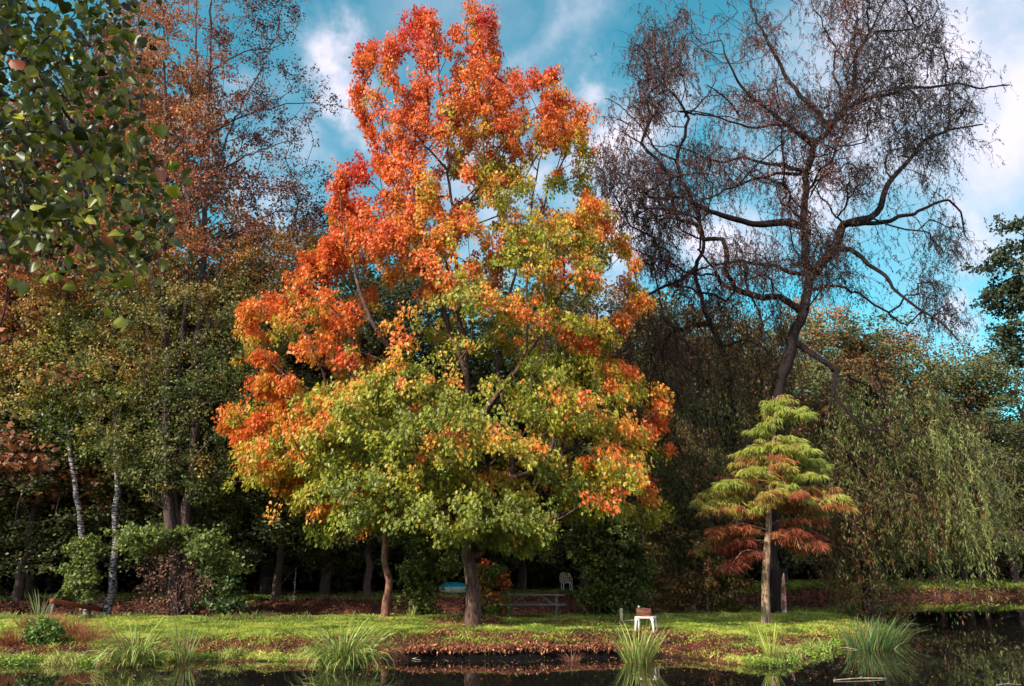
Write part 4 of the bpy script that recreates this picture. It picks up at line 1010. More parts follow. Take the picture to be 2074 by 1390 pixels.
# ------------------------------------------------------------------ woods behind
def proto_tree(name, h, w, stops, nb=110, per=6, pl=30, size=(.10, .19), seedn=1, low=.12, lw=.75, label='', cat='tree', wispy=False, bark=BARK_DARK):
    root = thing(name, label, cat, (0, 0, 0))
    t = rng.random(nb) ** .8; z = h * (low + (1 - low) * t)
    prof = np.sqrt(np.maximum(.03, 1 - ((t - .38) / .66) ** 2)) * w / 2
    az = rng.uniform(0, 2 * math.pi, nb); rr = prof * rng.random(nb) ** .35
    lob = 1 + .22 * np.sin(az * 3 + seedn) + .15 * np.sin(z * 1.3 + az * 2 + seedn)
    B = np.stack([np.cos(az) * rr * lob, np.sin(az) * rr * lob, z], 1)
    o = norm(rng.normal(0, 1, (nb * per, 3))) * (rng.random((nb * per, 1)) ** .4)
    C = np.repeat(B, per, 0) + o * np.array([w * .12, w * .12, w * .075])
    sk = Skel()
    sk.limb(np.array([[0, 0, -.5], [.1, .05, h * .25], [-.12, 0, h * .5], [.1, .1, h * .75], [0, 0, h * .97]]), h * .016, .03, .8, jit=.06)
    sk.grow(C[rng.choice(len(C), int(len(C) * .45), replace=False)], bf=.35)
    o1 = sk.build('trunk', bark, None, tip=.013, expo=.45); o1.parent = root
    L0, oo = clumps(C, pl, (.5, .5, .34)); m = len(L0)
    out = norm(L0 * np.array([1, 1, 0]) + [0, 0, .4])
    tt = .5 + .9 * (fbm(L0, .3, 60 + seedn) - .5) + rng.normal(0, .13, m) + .1 * np.repeat(o[:, 2], pl)
    c = ramp(tt, stops) * rng.uniform(.6, 1.3, (m, 1))
    Ld, N = hang(m, out, .4, .8, .6)
    o2 = leaves('leaf_crown', L0, Ld, N, rng.uniform(*size, m), lw, c, T_DIAM, LEAF_WOODS, None); o2.parent = root
    return root
WOODS = [proto_tree('woodland_tree', 14, 8.5, [(0, lin(44, 48, 28)), (.5, lin(80, 80, 42)), (1, lin(124, 112, 56))], seedn=1),
         proto_tree('woodland_tree', 14, 8.0, [(0, lin(66, 58, 36)), (.5, lin(112, 84, 50)), (1, lin(150, 96, 56))], seedn=2),
         proto_tree('woodland_tree', 14, 9.0, [(0, lin(54, 62, 36)), (.5, lin(86, 88, 48)), (1, lin(124, 112, 58))], seedn=3),
         proto_tree('woodland_tree', 14, 7.5, [(0, lin(84, 60, 38)), (.5, lin(136, 86, 50)), (1, lin(168, 100, 56))], seedn=4)]
KIND = ['dense dark green tree', 'brownish olive tree', 'mid green tree', 'rusty orange tree']
used = [False] * 4; labels_seen = {}
def place_wood(kind, u, D, vtop, wf=1.0, rz=None, lab='', group='trees of the wood behind the pond'):
    p = at_depth(u, D); top = P(float(u), float(vtop), D)[2]; h = top - p[2] + .3
    s = h / 14.0; rz = rng.uniform(0, 6.28) if rz is None else rz
    label = KIND[kind] + ' ' + lab
    src = WOODS[kind]
    if not used[kind]:
        used[kind] = True
        src.location = tuple(float(c) for c in p); src.rotation_euler = (0, 0, rz); src.scale = (s * wf, s * wf, s)
        src['label'] = label; src['group'] = group
        return src
    return copy_thing(src, p, rz, (s * wf, s), label, group)
wood = [  # kind, u, D, top v, width factor, where
    (3, -60, 40, 250, 1, 'at the far left edge, behind the birches'), (1, 60, 44, 120, .55, 'rising behind the leaning birch'), (0, 40, 39, 760, 1.5, 'low at the left edge under the birch crowns'),
    (3, 170, 47, 160, .75, 'tallest behind the two birches'), (0, 190, 42, 700, 1.4, 'low and dark between the two birches'), (1, 300, 45, 440, 1.1, 'behind the left side of the alder'),
    (0, 330, 41, 760, 1.3, 'low behind the elder bush'), (0, 440, 43, 560, 1.2, 'behind the right side of the alder trunks'), (1, 540, 46, 500, 1.2, 'filling the gap between alder and maple'),
    (0, 560, 41, 800, 1.5, 'low in the dark gap left of the slender tree'), (0, 660, 44, 620, 1.2, 'behind the left arm of the maple'), (0, 740, 42, 820, 1.4, 'low behind the slender tree'),
    (2, 700, 52, 500, 1.2, 'hidden behind the left half of the maple'), (0, 850, 45, 640, 1.2, 'behind the slender tree and maple'), (2, 920, 54, 560, 1.2, 'directly behind the maple trunk'),
    (0, 960, 48, 800, 1.4, 'low behind the maple trunk'), (0, 1060, 50, 640, 1.2, 'behind the left end of the picnic table'), (2, 1130, 56, 600, 1.2, 'behind the right half of the maple'),
    (0, 1180, 50, 800, 1.5, 'low behind the picnic table'), (1, 1230, 55, 620, 1.2, 'right of the maple behind the large bush'), (0, 1290, 60, 640, 1.2, 'between the maple and the crooked willow'),
    (1, 1370, 66, 640, 1.2, 'behind the crooked willow'), (0, 1340, 62, 840, 1.5, 'low behind the crooked willow'), (3, 1430, 50, 880, .9, 'small and glowing left of the cypress'), (1, 1480, 70, 650, 1.2, 'left of the tall willow trunk'),
    (0, 1470, 66, 900, 1.6, 'low behind the cypress'), (2, 1560, 76, 690, 1.2, 'behind the tall willow trunk'), (0, 1590, 74, 880, 1.6, 'low behind the tall willow'), (2, 1680, 80, 655, 1.3, 'with a lit crown right of the tall willow'),
    (3, 1725, 84, 632, .8, 'with an orange tip above the weeping willow'), (0, 1700, 78, 920, 1.6, 'low behind the grey boards'), (1, 1780, 80, 700, 1.2, 'behind the weeping willow'), (2, 1830, 86, 690, 1.2, 'further off above the weeping willow'),
    (0, 1820, 78, 930, 1.6, 'low behind the weeping willow'), (1, 1900, 84, 690, 1.1, 'right of the weeping willow crown'), (0, 1960, 80, 760, 1.3, 'beyond the right bank'), (2, 1990, 80, 960, 1.6, 'low at the water edge on the right bank'),
    (2, 2060, 78, 740, 1.2, 'at the right edge beneath the dark overhanging crown'), (0, 2090, 80, 940, 1.5, 'low at the right edge'), (0, 1900, 79, 960, 1.5, 'low on the right bank'), (0, 2150, 84, 700, 1.3, 'just past the right edge'),
    (0, -180, 42, 300, 1.2, 'just past the left edge'), (1, -300, 44, 350, 1.2, 'further past the left edge'), (0, -90, 40, 700, 1.5, 'low past the left edge')]
for (k, u, D, vt, wf, lab) in wood: place_wood(k, u, D, vt, wf, lab=lab)
# second, darker row that closes the view under the crowns
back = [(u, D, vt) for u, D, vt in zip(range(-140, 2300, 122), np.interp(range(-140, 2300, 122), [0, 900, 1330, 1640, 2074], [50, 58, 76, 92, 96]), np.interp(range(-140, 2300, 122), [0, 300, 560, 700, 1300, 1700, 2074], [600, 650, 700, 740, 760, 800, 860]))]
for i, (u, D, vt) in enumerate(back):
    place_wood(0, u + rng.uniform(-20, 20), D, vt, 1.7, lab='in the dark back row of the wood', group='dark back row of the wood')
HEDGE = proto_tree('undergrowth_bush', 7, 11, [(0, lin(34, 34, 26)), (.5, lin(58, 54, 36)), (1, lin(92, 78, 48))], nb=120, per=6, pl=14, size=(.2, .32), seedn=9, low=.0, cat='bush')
hl = 'low dark bush in the even row closing the gap under the wood'
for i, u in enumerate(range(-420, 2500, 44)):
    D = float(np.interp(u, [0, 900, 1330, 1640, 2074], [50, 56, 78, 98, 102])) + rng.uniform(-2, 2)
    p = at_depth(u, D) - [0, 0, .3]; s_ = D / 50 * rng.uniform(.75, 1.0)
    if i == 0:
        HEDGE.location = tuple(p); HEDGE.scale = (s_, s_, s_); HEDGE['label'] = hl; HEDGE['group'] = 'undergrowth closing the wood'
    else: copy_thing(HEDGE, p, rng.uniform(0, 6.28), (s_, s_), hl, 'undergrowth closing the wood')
# the big dark crown at the right edge
b = at_depth(2190, 56)
outline_tree('plane_tree', 'big dark tree leaning in from the right edge above the far bank', 'tree', b, [(2300, 300), (2080, 425), (2040, 455), (2020, 490), (2035, 520), (1992, 528), (2005, 550), (2040, 560), (2015, 590), (2012, 620), (2040, 640), (2020, 670), (2030, 700), (2060, 735), (2300, 820)], 56,
    [([W(b + [0, 0, -.2]), (2190, 1000, 0), (2180, 800, 0), (2170, 600, 0), (2160, 450, 0)], .4, .08), ([(2180, 760, 0), (2100, 700, 0), (2040, 680, 0)], .1, .03), ([(2175, 640, 0), (2100, 560, 0), (2030, 530, 0)], .1, .03), ([(2165, 560, 0), (2110, 500, 0), (2060, 470, 0)], .1, .03)],
    BARK_DARK, [(0, lin(36, 44, 30)), (.5, lin(56, 64, 40)), (1, lin(84, 88, 52))], nbough=200, per=6, pl=20, brad=(1.2, 1.2, .6), crad=(.5, .5, .3), lsize=(.2, .32), lw=.8, flat=.6)
#@@PART3
# ------------------------------------------------------------------ sedge, iris and reed clumps
def blades(name, label, cat, u, v, n, h, spread, wid, stops, z=0.02, droop=.9, group=None, stiff=.5, flat=1.0, lean=(0, 0)):
    c = on_ground(u, v, z) if z is None else G(u, v, z)
    base_z = max(ground_z(c[0], c[1]), -.05)
    th = rng.uniform(0, 2 * math.pi, n); rr = rng.random(n) ** .7 * spread
    if n > 150: th = np.where(rng.random(n) < .35, rng.normal(rng.uniform(0, 6.28), .7, n), th)
    bx = np.stack([np.cos(th) * rr, np.sin(th) * rr * flat, np.zeros(n)], 1) * .55
    L = h * (.3 + .9 * rng.random(n) ** 1.3); st = rng.random(n) * (1 - stiff)
    th2 = th + rng.normal(0, .5, n); od = np.stack([np.cos(th2), np.sin(th2), 0 * th], 1)
    seg = 7; t = np.linspace(0, 1, seg)
    ang = (.10 + .35 * rr / spread + st * .3)[:, None] + (droop * (.35 + st * 1.9))[:, None] * t[None] ** 1.4      # angle from vertical
    dx = np.sin(ang); dz = np.cos(ang); step = (L / (seg - 1))[:, None]
    X = np.concatenate([np.zeros((n, 1)), np.cumsum(dx[:, :-1] * step, 1)], 1); Z = np.concatenate([np.zeros((n, 1)), np.cumsum(dz[:, :-1] * step, 1)], 1)
    pts = bx[:, None] + od[:, None] * X[..., None] + np.array([0, 0, 1]) * Z[..., None] + np.array([lean[0], lean[1], 0]) * (t ** 1.5)[None, :, None] * L[:, None, None]
    sidev = norm(np.cross(od, [0, 0, 1]) + rng.normal(0, .35, (n, 3))); w = (wid * rng.uniform(.6, 1.2, (n, 1)) * np.array([.7, 1, 1, .9, .75, .5, .08])[None])[..., None]
    fold = np.array([0, 0, .25])
    Lf = pts + sidev[:, None] * w * .5; Rt = pts - sidev[:, None] * w * .5
    V = np.stack([Lf, pts - fold * w, Rt], 2).reshape(-1, 3)
    i0 = (np.arange(n) * seg * 3)[:, None, None] + (np.arange(seg - 1) * 3)[None, :, None]; j = np.arange(2)[None, None]
    Fq = np.stack([i0 + j, i0 + j + 1, i0 + j + 4, i0 + j + 3], -1).reshape(-1, 4)
    tc = rng.normal(.5, .22, n)[:, None] + np.zeros((n, seg)); tc = tc + (t[None] - .4) * .25
    dead = np.repeat(rng.random(n) < (.12 if n > 30 else 0), seg)[:, None]
    cc = np.repeat(np.where(dead, lin(142, 112, 72)[None], ramp(tc.ravel(), stops)), 3, 0)
    o = mesh_obj(name, V, Fq, LEAF_GRASS, None, cc, smooth=False)
    o.location = (float(c[0]), float(c[1]), base_z)
    return tag(o, label, cat, group)
SEDGE = [(0, lin(66, 84, 36)), (.5, lin(128, 144, 66)), (1, lin(184, 190, 112))]
YEL = [(0, lin(110, 128, 50)), (.5, lin(150, 160, 64)), (1, lin(190, 190, 96))]
gS = 'clumps of long-bladed sedge at the water edge'
blades('sedge_clump', 'arching sedge clump at the water edge left of the tall iris', 'plant', 275, 1345, 420, 1.05, .66, .03, SEDGE, group=gS, flat=.7, droop=1.9, stiff=.35)
blades('sedge_clump', 'widest arching sedge clump, at the water edge left of centre', 'plant', 695, 1350, 560, 1.1, .75, .03, SEDGE, group=gS, flat=.6, droop=1.9, stiff=.35)
blades('sedge_clump', 'upright sedge clump in front of the white plastic table', 'plant', 1292, 1340, 200, .85, .50, .024, SEDGE, group=gS, flat=.7, droop=.55, stiff=.6)
blades('reed_clump', 'big dark reed bed at the right tip of the peninsula', 'plant', 1760, 1312, 380, .85, .95, .024, [(0, lin(44, 66, 36)), (.5, lin(82, 104, 56)), (1, lin(120, 140, 80))], group=gS, droop=.6, stiff=.5, lean=(.12, -.05))
blades('reed_clump', 'low reeds leaning over the water right of the peninsula tip', 'plant', 1810, 1300, 160, .75, .5, .02, [(0, lin(52, 70, 40)), (.5, lin(88, 104, 56)), (1, lin(126, 140, 80))], group=gS, droop=1.1, lean=(.3, 0))
blades('iris_clump', 'tall stiff iris leaves standing in the water at the left', 'plant', 372, 1340, 46, .95, .22, .03, [(0, lin(84, 104, 54)), (.5, lin(128, 148, 74)), (1, lin(180, 188, 112))], droop=.3, stiff=.8)
blades('iris_clump', 'thin yellow-green iris tuft below the cypress', 'plant', 1562, 1340, 34, .75, .16, .022, YEL, droop=.2, stiff=.85)
blades('reed_clump', 'tall pale reed tuft on the mound at the left', 'plant', 82, 1240, 40, 1.15, .22, .028, [(0, lin(84, 104, 62)), (.5, lin(126, 142, 92)), (1, lin(180, 184, 140))], z=.42, droop=.35, stiff=.7)
blades('grass_tuft', 'dry rusty grass tussock at the far left of the bank', 'plant', 90, 1300, 420, .55, .55, .014, [(0, lin(96, 48, 34)), (.5, lin(140, 74, 48)), (1, lin(170, 104, 66))], z=.2, droop=1.0)
blades('grass_tuft', 'dry rusty grass tuft right of the green nettles', 'plant', 150, 1306, 260, .5, .5, .014, [(0, lin(96, 48, 34)), (.5, lin(140, 74, 48)), (1, lin(170, 104, 66))], z=.15, droop=1.3)
for (u_, v_, lab_) in ((28, 1312, 'leftmost rusty grass tussock, cut by the left edge'), (185, 1310, 'rusty grass tussock left of the first sedge clump'), (62, 1290, 'rusty grass tussock behind the nettle patch')):
    blades('grass_tuft', lab_, 'plant', u_, v_, 300, .45, .6, .014, [(0, lin(86, 50, 36)), (.5, lin(140, 82, 52)), (1, lin(178, 124, 80))], z=.2, droop=1.5)
blades('dead_plant', 'ball of dead brown stems at the foot of the undercut bank', 'plant', 1158, 1338, 120, .34, .22, .008, [(0, lin(84, 50, 38)), (.5, lin(128, 78, 60)), (1, lin(166, 112, 90))], droop=1.6)
blades('grass_tuft', 'few tall grass blades standing beside the slender tree', 'plant', 830, 1250, 60, .45, .3, .014, YEL, z=.4, droop=.25, stiff=.8)
shrubn = 0
def low_plant(name, label, u, v, z, n, rad, stops, size=(.05, .09), cat='plant', tmpl=T_OVAL, lw=.7):
    c = G(u, v, z); c[2] = max(0, ground_z(c[0], c[1]))
    root = thing(name, label, cat, c)
    o = norm(rng.normal(0, 1, (n, 3))) * rng.random((n, 1)) ** .4 * np.array(rad); o[:, 2] = np.abs(o[:, 2]); o *= (.55 + .9 * fbm(norm(o), 2.3, 81))[:, None]
    C = c + o; Ld, N = hang(n, norm(o + [0, 0, .01]), .2, .8, .8)
    t = rng.normal(.5, .25, n)
    leaves('foliage', C, Ld, N, rng.uniform(*size, n), lw, ramp(t, stops) * rng.uniform(.7, 1.2, (n, 1)), tmpl, LEAF, root)
    ps = []
    for k in range(24):
        e = c + o[rng.integers(n)]; ps.append(tube(np.array([c + [rng.uniform(-.5, .5) * rad[0], rng.uniform(-.5, .5) * rad[1], -.03], (c + e) / 2 + [0, 0, .05], e]), [.005, .004, .002], 4))
    Vj, fj = join(ps); mesh_obj('stems', Vj, fj, BARK_DARK, root)
    return root
low_plant('nettle_patch', 'green nettle patch on the mound at the far left', 84, 1318, .12, 2600, (.55, .4, .55), [(0, lin(50, 72, 34)), (.5, lin(92, 118, 50)), (1, lin(130, 150, 66))])

# ------------------------------------------------------------------ floating weed, grass, leaf litter (uncountable)
def scatter(n, ylo, yhi, ulo=-60, uhi=2140):
    y = ylo * (yhi / ylo) ** rng.random(n)           # even over the picture's distance range
    u = rng.uniform(ulo, uhi, n); x = (u - 1037) / F * y * 1.0
    return x, y
x, y = scatter(900000, 14.5, 31.5); z = H(x, y)
gm = grass_mask(x, y, z); keepg = (z > .02) & (rng.random(len(x)) < np.clip(gm * .9, .05 + .12 * (fbm(np.stack([x, y, 0 * x], -1), 1.8, 37) > .52), 1)) & (sdist(x, y, isl) > 0)
x, y, z = x[keepg], y[keepg], z[keepg]; n = len(x)
def grass_mesh(x, y, z, hmin, hmax, wid, stops, name, label, seedn, lean=.9):
    n = len(x); p3 = np.stack([x, y, z], 1)
    a = rng.uniform(0, 2 * math.pi, n); dr_ = np.stack([np.cos(a), np.sin(a), 0 * a], 1)
    h = rng.uniform(hmin, hmax, n) * (.25 + 1.7 * fbm(p3, 1.6, seedn) ** 1.5); le = rng.uniform(.1, lean, n)
    a2 = rng.uniform(0, 2 * math.pi, n); ln = np.stack([np.cos(a2) * le, np.sin(a2) * le, np.ones(n)], 1)
    b = p3 - [0, 0, .01]
    V = np.stack([b - dr_ * wid / 2, b + dr_ * wid / 2, b + ln * h[:, None] * .6 + dr_ * wid * .35, b + ln * h[:, None] * np.array([1.5, 1.5, .95])], 1).reshape(-1, 3)
    Fq = (np.array([[0, 1, 2, 3]])[None] + (np.arange(n) * 4)[:, None, None]).reshape(-1, 4)
    t = .5 + 1.5 * (fbm(p3, 1.1, seedn + 3) - .5) + rng.normal(0, .16, n)
    c = ramp(t, stops)
    o = mesh_obj(name, V, Fq, LEAF_GRASS, None, np.repeat(c, 4, 0))
    return tag(o, label, None, None, 'stuff')
GR = [(0, lin(72, 80, 36)), (.35, lin(120, 138, 46)), (.65, lin(162, 174, 64)), (1, lin(200, 188, 100))]
grass_mesh(x, y, z, .045, .10, .014, GR, 'grass', 'short sunlit grass on the peninsula', 51)
x, y = scatter(330000, 29, 66); z = H(x, y); yr = np.interp(x, sh[:, 0], sh[:, 1])
kg = (z > .1) & (y > yr + .3) & (rng.random(len(x)) < grass_mask(x, y, z) * .95 + .04)
grass_mesh(x[kg], y[kg], z[kg], .06, .14, .03, [(0, lin(52, 66, 28)), (.5, lin(92, 108, 42)), (1, lin(130, 138, 60))], 'grass', 'short grass strip on the far bank', 55)
def litter(x, y, z, size, stops, name, label, lift=.02):
    n = len(x); C = np.stack([x, y, z + rng.uniform(0, lift, n)], 1)
    Ld = norm(rng.normal(0, 1, (n, 3)) * [1, 1, .45]); N = norm(rng.normal(0, .5, (n, 3)) + [0, 0, 1])
    t = .5 + .8 * (fbm(C, 1.1, 66) - .5) + rng.normal(0, .2, n)
    o = leaves(name, C, Ld, N, rng.uniform(*size, n), .8, ramp(t, stops) * rng.uniform(.6, 1.2, (n, 1)), T_DIAM, LEAF_DRY, None)
    return tag(o, label, None, None, 'stuff')
LT = [(0, lin(50, 32, 28)), (.4, lin(104, 60, 44)), (.7, lin(148, 84, 54)), (1, lin(184, 132, 94))]
x, y = scatter(330000, 14.5, 31.5); z = H(x, y); gm = grass_mask(x, y, z)
mapd = np.hypot((x - MB[0]) / 4.5, (y - MB[1]) / 2.6)
uL = 1037 + x / y * F; dL = sdist(x, y, isl)
kl = (z > .03) & (dL > 0) & ~((uL > 800) & (uL < 1330) & (z < .27) & (dL < .34)) & (rng.random(len(x)) < np.maximum((1 - gm) * .75, (.06 + .25 * np.clip(fbm(np.stack([x, y, 0 * x], -1), .6, 36) * 2 - 1, 0, 1)) + .30 * np.exp(-mapd ** 2 * .6)))
litter(x[kl], y[kl], z[kl], (.028, .06), LT, 'leaf_litter', 'fallen rusty leaves on the peninsula', .03)
x, y = scatter(200000, 28, 66); z = H(x, y); yr = np.interp(x, sh[:, 0], sh[:, 1]); gm = grass_mask(x, y, z)
kl = (z > .04) & (y > yr) & (y < yr + 9) & (rng.random(len(x)) < (1 - gm) * .8 + .05)
litter(x[kl], y[kl], z[kl], (.07, .13), [(0, lin(50, 30, 28)), (.4, lin(92, 54, 44)), (.7, lin(132, 82, 62)), (1, lin(164, 118, 96))], 'leaf_litter', 'fallen brown leaves on the far bank slope', .05)
# the far right bank is seen from far away: bigger, sparser scraps
for (n_, kindg) in ((90000, 'g'), (60000, 'l')):
    x = rng.uniform(4, 62, n_); yr = np.interp(x, sh[:, 0], sh[:, 1]); y = yr + rng.uniform(0, 7.5, n_); z = H(x, y); gm = grass_mask(x, y, z)
    if kindg == 'g':
        k_ = (z > .1) & (rng.random(n_) < gm); grass_mesh(x[k_], y[k_], z[k_], .12, .26, .07, [(0, lin(66, 82, 32)), (.5, lin(116, 134, 48)), (1, lin(156, 166, 66))], 'grass', 'longer grass along the right part of the far bank', 57)
    else:
        k_ = (z > .04) & (y < yr + 2.4) & (rng.random(n_) < (1 - gm) * .9 + .05); litter(x[k_], y[k_], z[k_], (.10, .22), [(0, lin(44, 30, 28)), (.4, lin(88, 60, 46)), (.7, lin(124, 84, 60)), (1, lin(150, 118, 84))], 'leaf_litter', 'brown leaves and dead grass on the right part of the far bank', .08)
# turf lip with roots hanging over the undercut
x, y = scatter(260000, 15.5, 18.5, 780, 1350); d = sdist(x, y, isl); z = H(x, y)
k_ = (d > .10) & (d < .36) & (z > .17); x, y, z = x[k_], y[k_], z[k_]
sel = rng.choice(len(x), min(len(x), 5500), replace=False); x, y, z = x[sel], y[sel], z[sel]; n = len(x)
C = np.stack([x, y - rng.uniform(0, .20, n) * fbm(np.stack([x, y, z], 1), 2.5, 39) * 1.6, z + rng.uniform(-.04, .03, n)], 1)
Ld = norm(np.stack([rng.normal(0, .4, n), -rng.uniform(-.4, 1, n), -rng.uniform(-.3, 1.0, n)], 1)); N = norm(rng.normal(0, .6, (n, 3)) + [-.2, -.5, .7])
tag(leaves('turf_edge', C, Ld, N, rng.uniform(.03, .11, n), .4, ramp(rng.normal(.55, .25, n), LT), T_DIAM, LEAF_DRY, None), 'rusty leaves and roots hanging over the undercut bank edge', None, None, 'stuff')
# water-edge ground cover
x, y = scatter(160000, 14.5, 24); z = H(x, y); d = sdist(x, y, isl); u = 1037 + x / y * F
p3 = np.stack([x, y, 0 * x], 1); nn = fbm(p3, 2.2, 71)
dens = np.where(u < 430, 1.0, np.where(u < 620, .35, 0)) + np.where((u > 1470) & (u < 1660), 1.0, 0)
kc = (d > -.22) & (d < .5) & (rng.random(len(x)) < dens * np.clip((nn - .35) * 4, 0, 1))
x, y, z = x[kc], y[kc], np.maximum(z[kc], 0.01); n = len(x)
C = np.stack([x, y, z + rng.uniform(0, .13, n)], 1); Ld = norm(rng.normal(0, 1, (n, 3)) * [1, 1, .4]); N = norm(rng.normal(0, .5, (n, 3)) + [-.1, -.3, 1])
o = leaves('ground_cover', C, Ld, N, rng.uniform(.03, .06, n), .8, ramp(rng.normal(.5, .25, n), [(0, lin(60, 84, 32)), (.5, lin(112, 140, 50)), (1, lin(160, 176, 66))]) * rng.uniform(.7, 1.2, (n, 1)), T_OVAL, LEAF, None)
tag(o, 'low green water plants creeping along the shoreline', None, None, 'stuff')
# rough fringe of taller grass and weeds along the waterline
x, y = scatter(300000, 14.5, 24); d = sdist(x, y, isl); z = H(x, y); u = 1037 + x / y * F
nn = fbm(np.stack([x, y * .5, 0 * x], 1), 1.5, 73)
kf = (d > -.10) & (d < .45) & (z > -.15) & ((u < 780) | (u > 1340)) & (rng.random(len(x)) < np.clip((nn - .50) * 6, 0, .55))
x, y, z = x[kf], y[kf], z[kf]
grass_mesh(x, y, z, .07, .24, .011, [(0, lin(104, 76, 48)), (.25, lin(92, 98, 46)), (.55, lin(130, 140, 60)), (1, lin(180, 172, 100))], 'shore_grass', 'ragged taller grass and weeds along the waterline', 58, .5)
x, y = scatter(200000, 19, 30); d = sdist(x, y, isl); z = H(x, y); nn = fbm(np.stack([x, y * .5, 0 * x], 1), 1.1, 74)
kf = (d > .2) & (z > .3) & (y > 24) & (rng.random(len(x)) < np.clip((nn - .53) * 4, 0, .25))
grass_mesh(x[kf], y[kf], z[kf], .08, .22, .014, [(0, lin(94, 66, 44)), (.3, lin(92, 98, 46)), (.6, lin(124, 134, 58)), (1, lin(170, 164, 96))], 'rough_grass', 'rough taller grass along the back edge of the peninsula', 59, .5)
# leaves afloat
x, y = scatter(7000, 13, 24); d = sdist(x, y, isl); k_ = (d < -.05) & (rng.random(len(x)) < np.exp(d * .9)); x, y = x[k_], y[k_]; n = len(x)
C = np.stack([x, y, np.full(n, .004)], 1); Ld = norm(rng.normal(0, 1, (n, 3)) * [1, 1, 0.02]); N = np.tile([0.0, 0, 1], (n, 1))
tag(leaves('floating_leaves', C, Ld, N, rng.uniform(.03, .06, n), .8, ramp(rng.normal(.6, .25, n), LT), T_OVAL, LEAF_DRY, None), 'small fallen leaves floating near the bank', None, None, 'stuff')

# ------------------------------------------------------------------ furniture and small things
# picnic table
c = on_ground(1080, 1252); sy = c[1]
pt = thing('picnic_table', 'weathered dark picnic table with attached benches beside the maple', 'picnic table', c)
pt.rotation_euler = (0, 0, R(-7)); Lt = 2.15
lobj('tabletop', [box((0, -.30 + .15 * k, .735), (Lt, .138, .038)) for k in range(5)], WOOD_DARK, pt)
for s_ in (-1, 1):
    lobj('bench_seat', [box((.0, s_ * .66 + .07 * j, .44), (Lt + .1, .132, .036)) for j in (-1, 1)], WOOD_DARK, pt)
for e in (-1, 1):
    xx = e * (Lt / 2 - .28)
    for s_ in (-1, 1):
        lobj('leg', [beam((xx, s_ * .60, -.03), (xx, s_ * .24, .716), .045, .10)], WOOD_DARK, pt)
    lobj('cross_beam', [box((xx + .046, 0, .375), (.045, 1.5, .09)), box((xx + .046, 0, .672), (.045, .72, .085))], WOOD_DARK, pt)
    lobj('brace', [beam((xx - e * .05, 0, .39), (xx - e * .50, 0, .70), .05, .08)], WOOD_DARK, pt)
# white plastic table
c = on_ground(1309, 1281)
wt = thing('plastic_table', 'small square white plastic table on the bank edge', 'table', c); wt.rotation_euler = (0, 0, R(-20))
wt_s = .235
def rsq(s, r, z, n=5):
    out = []
    for cx, cy, a0 in ((s - r, s - r, 0), (-s + r, s - r, 90), (-s + r, -s + r, 180), (s - r, -s + r, 270)):
        for k in range(n): a = R(a0 + 90 * k / (n - 1)); out.append((cx + r * math.cos(a), cy + r * math.sin(a), z))
    return out
def loft(rings, caps=True):
    V = np.array(rings).reshape(-1, 3); m = len(rings[0]); Fs = []
    for i in range(len(rings) - 1):
        for j in range(m): k = (j + 1) % m; Fs.append([i * m + j, i * m + k, (i + 1) * m + k, (i + 1) * m + j])
    f = [np.array(Fs)]
    if caps: f.append(np.array([list(range(m))[::-1], [m * (len(rings) - 1) + j for j in range(m)]]))
    return V, f
lobj('tabletop', [loft([rsq(.225, .05, .335), rsq(.24, .05, .34), rsq(.245, .05, .372), rsq(.238, .05, .383), rsq(.2, .05, .385)])], PLASTIC, wt)
for sx in (-1, 1):
    for sy_ in (-1, 1):
        def q(z, s, w): cx, cy = sx * s, sy_ * s; return [(cx - w, cy - w, z), (cx + w, cy - w, z), (cx + w, cy + w, z), (cx - w, cy + w, z)]
        lobj('leg', [loft([q(-.02, .236, .017), q(.15, .222, .021), q(.28, .208, .027), q(.34, .195, .042)])], PLASTIC, wt)
ztop = c[2] + .386
bxp = c + np.array([-.045, -.02, 0]); bxp[2] = ztop
wb = thing('wooden_crate', 'brown wooden crate standing on the white plastic table', 'crate', bxp); wb.rotation_euler = (0, 0, R(-6))
lobj('box_body', [box((0, 0, .011), (.34, .24, .018)), box((0, -.115, .095), (.36, .018, .15)), box((0, .115, .095), (.36, .018, .15)), box((-.171, 0, .095), (.018, .21, .15)), box((.171, 0, .095), (.018, .21, .15))], WOOD_BROWN, wb)
lobj('lid', [box((-.0, 0, .180), (.37, .255, .016)), box((-.0, 0, .196), (.05, .255, .014))], WOOD_BROWN, wb)
wp_ = thing('white_cup', 'tiny white cup on the wooden crate', 'cup', bxp + np.array([-.12, 0, .20]))
lobj('cup_body', [loft([[(r_ * math.cos(a), r_ * math.sin(a), z_) for a in np.arange(12) / 12 * 2 * math.pi] for z_, r_ in ((0, .017), (.045, .021), (.05, .021), (.05, .018), (.01, .014))])], PLASTIC, wp_, True)
lobj('handle', [tube([(.02, 0, .04), (.034, 0, .035), (.034, 0, .015), (.018, 0, .01)], .003, 6)], PLASTIC, wp_, True)
wd = lobj('wooden_offcut', [box((.07, -.152, .012), (.16, .05, .024))], WOOD_RED, None)
wd.location = tuple(bxp); wd.rotation_euler = (0, 0, R(-3)); tag(wd, 'short reddish offcut lying in front of the crate', 'wood')
# post and plank beside it
c = on_ground(1259, 1259)
po = thing('wooden_post', 'short pale weathered post left of the white plastic table', 'post', c)
lobj('upright', [beam((-.01, 0, -.1), (0, 0, .38), .06, .09)], WOOD_PALE, po)
lobj('cleat', [beam((-.055, -.01, .05), (-.05, -.01, .34), .03, .03)], WOOD_RED, po)
pk = lobj('plank', [beam((.02, -.10, .03), (.36, -.16, .05), .09, .035)], WOOD_PALE, None); pk.location = tuple(c + [.03, 0, 0]); tag(pk, 'pale plank lying between the short post and the white table', 'plank')
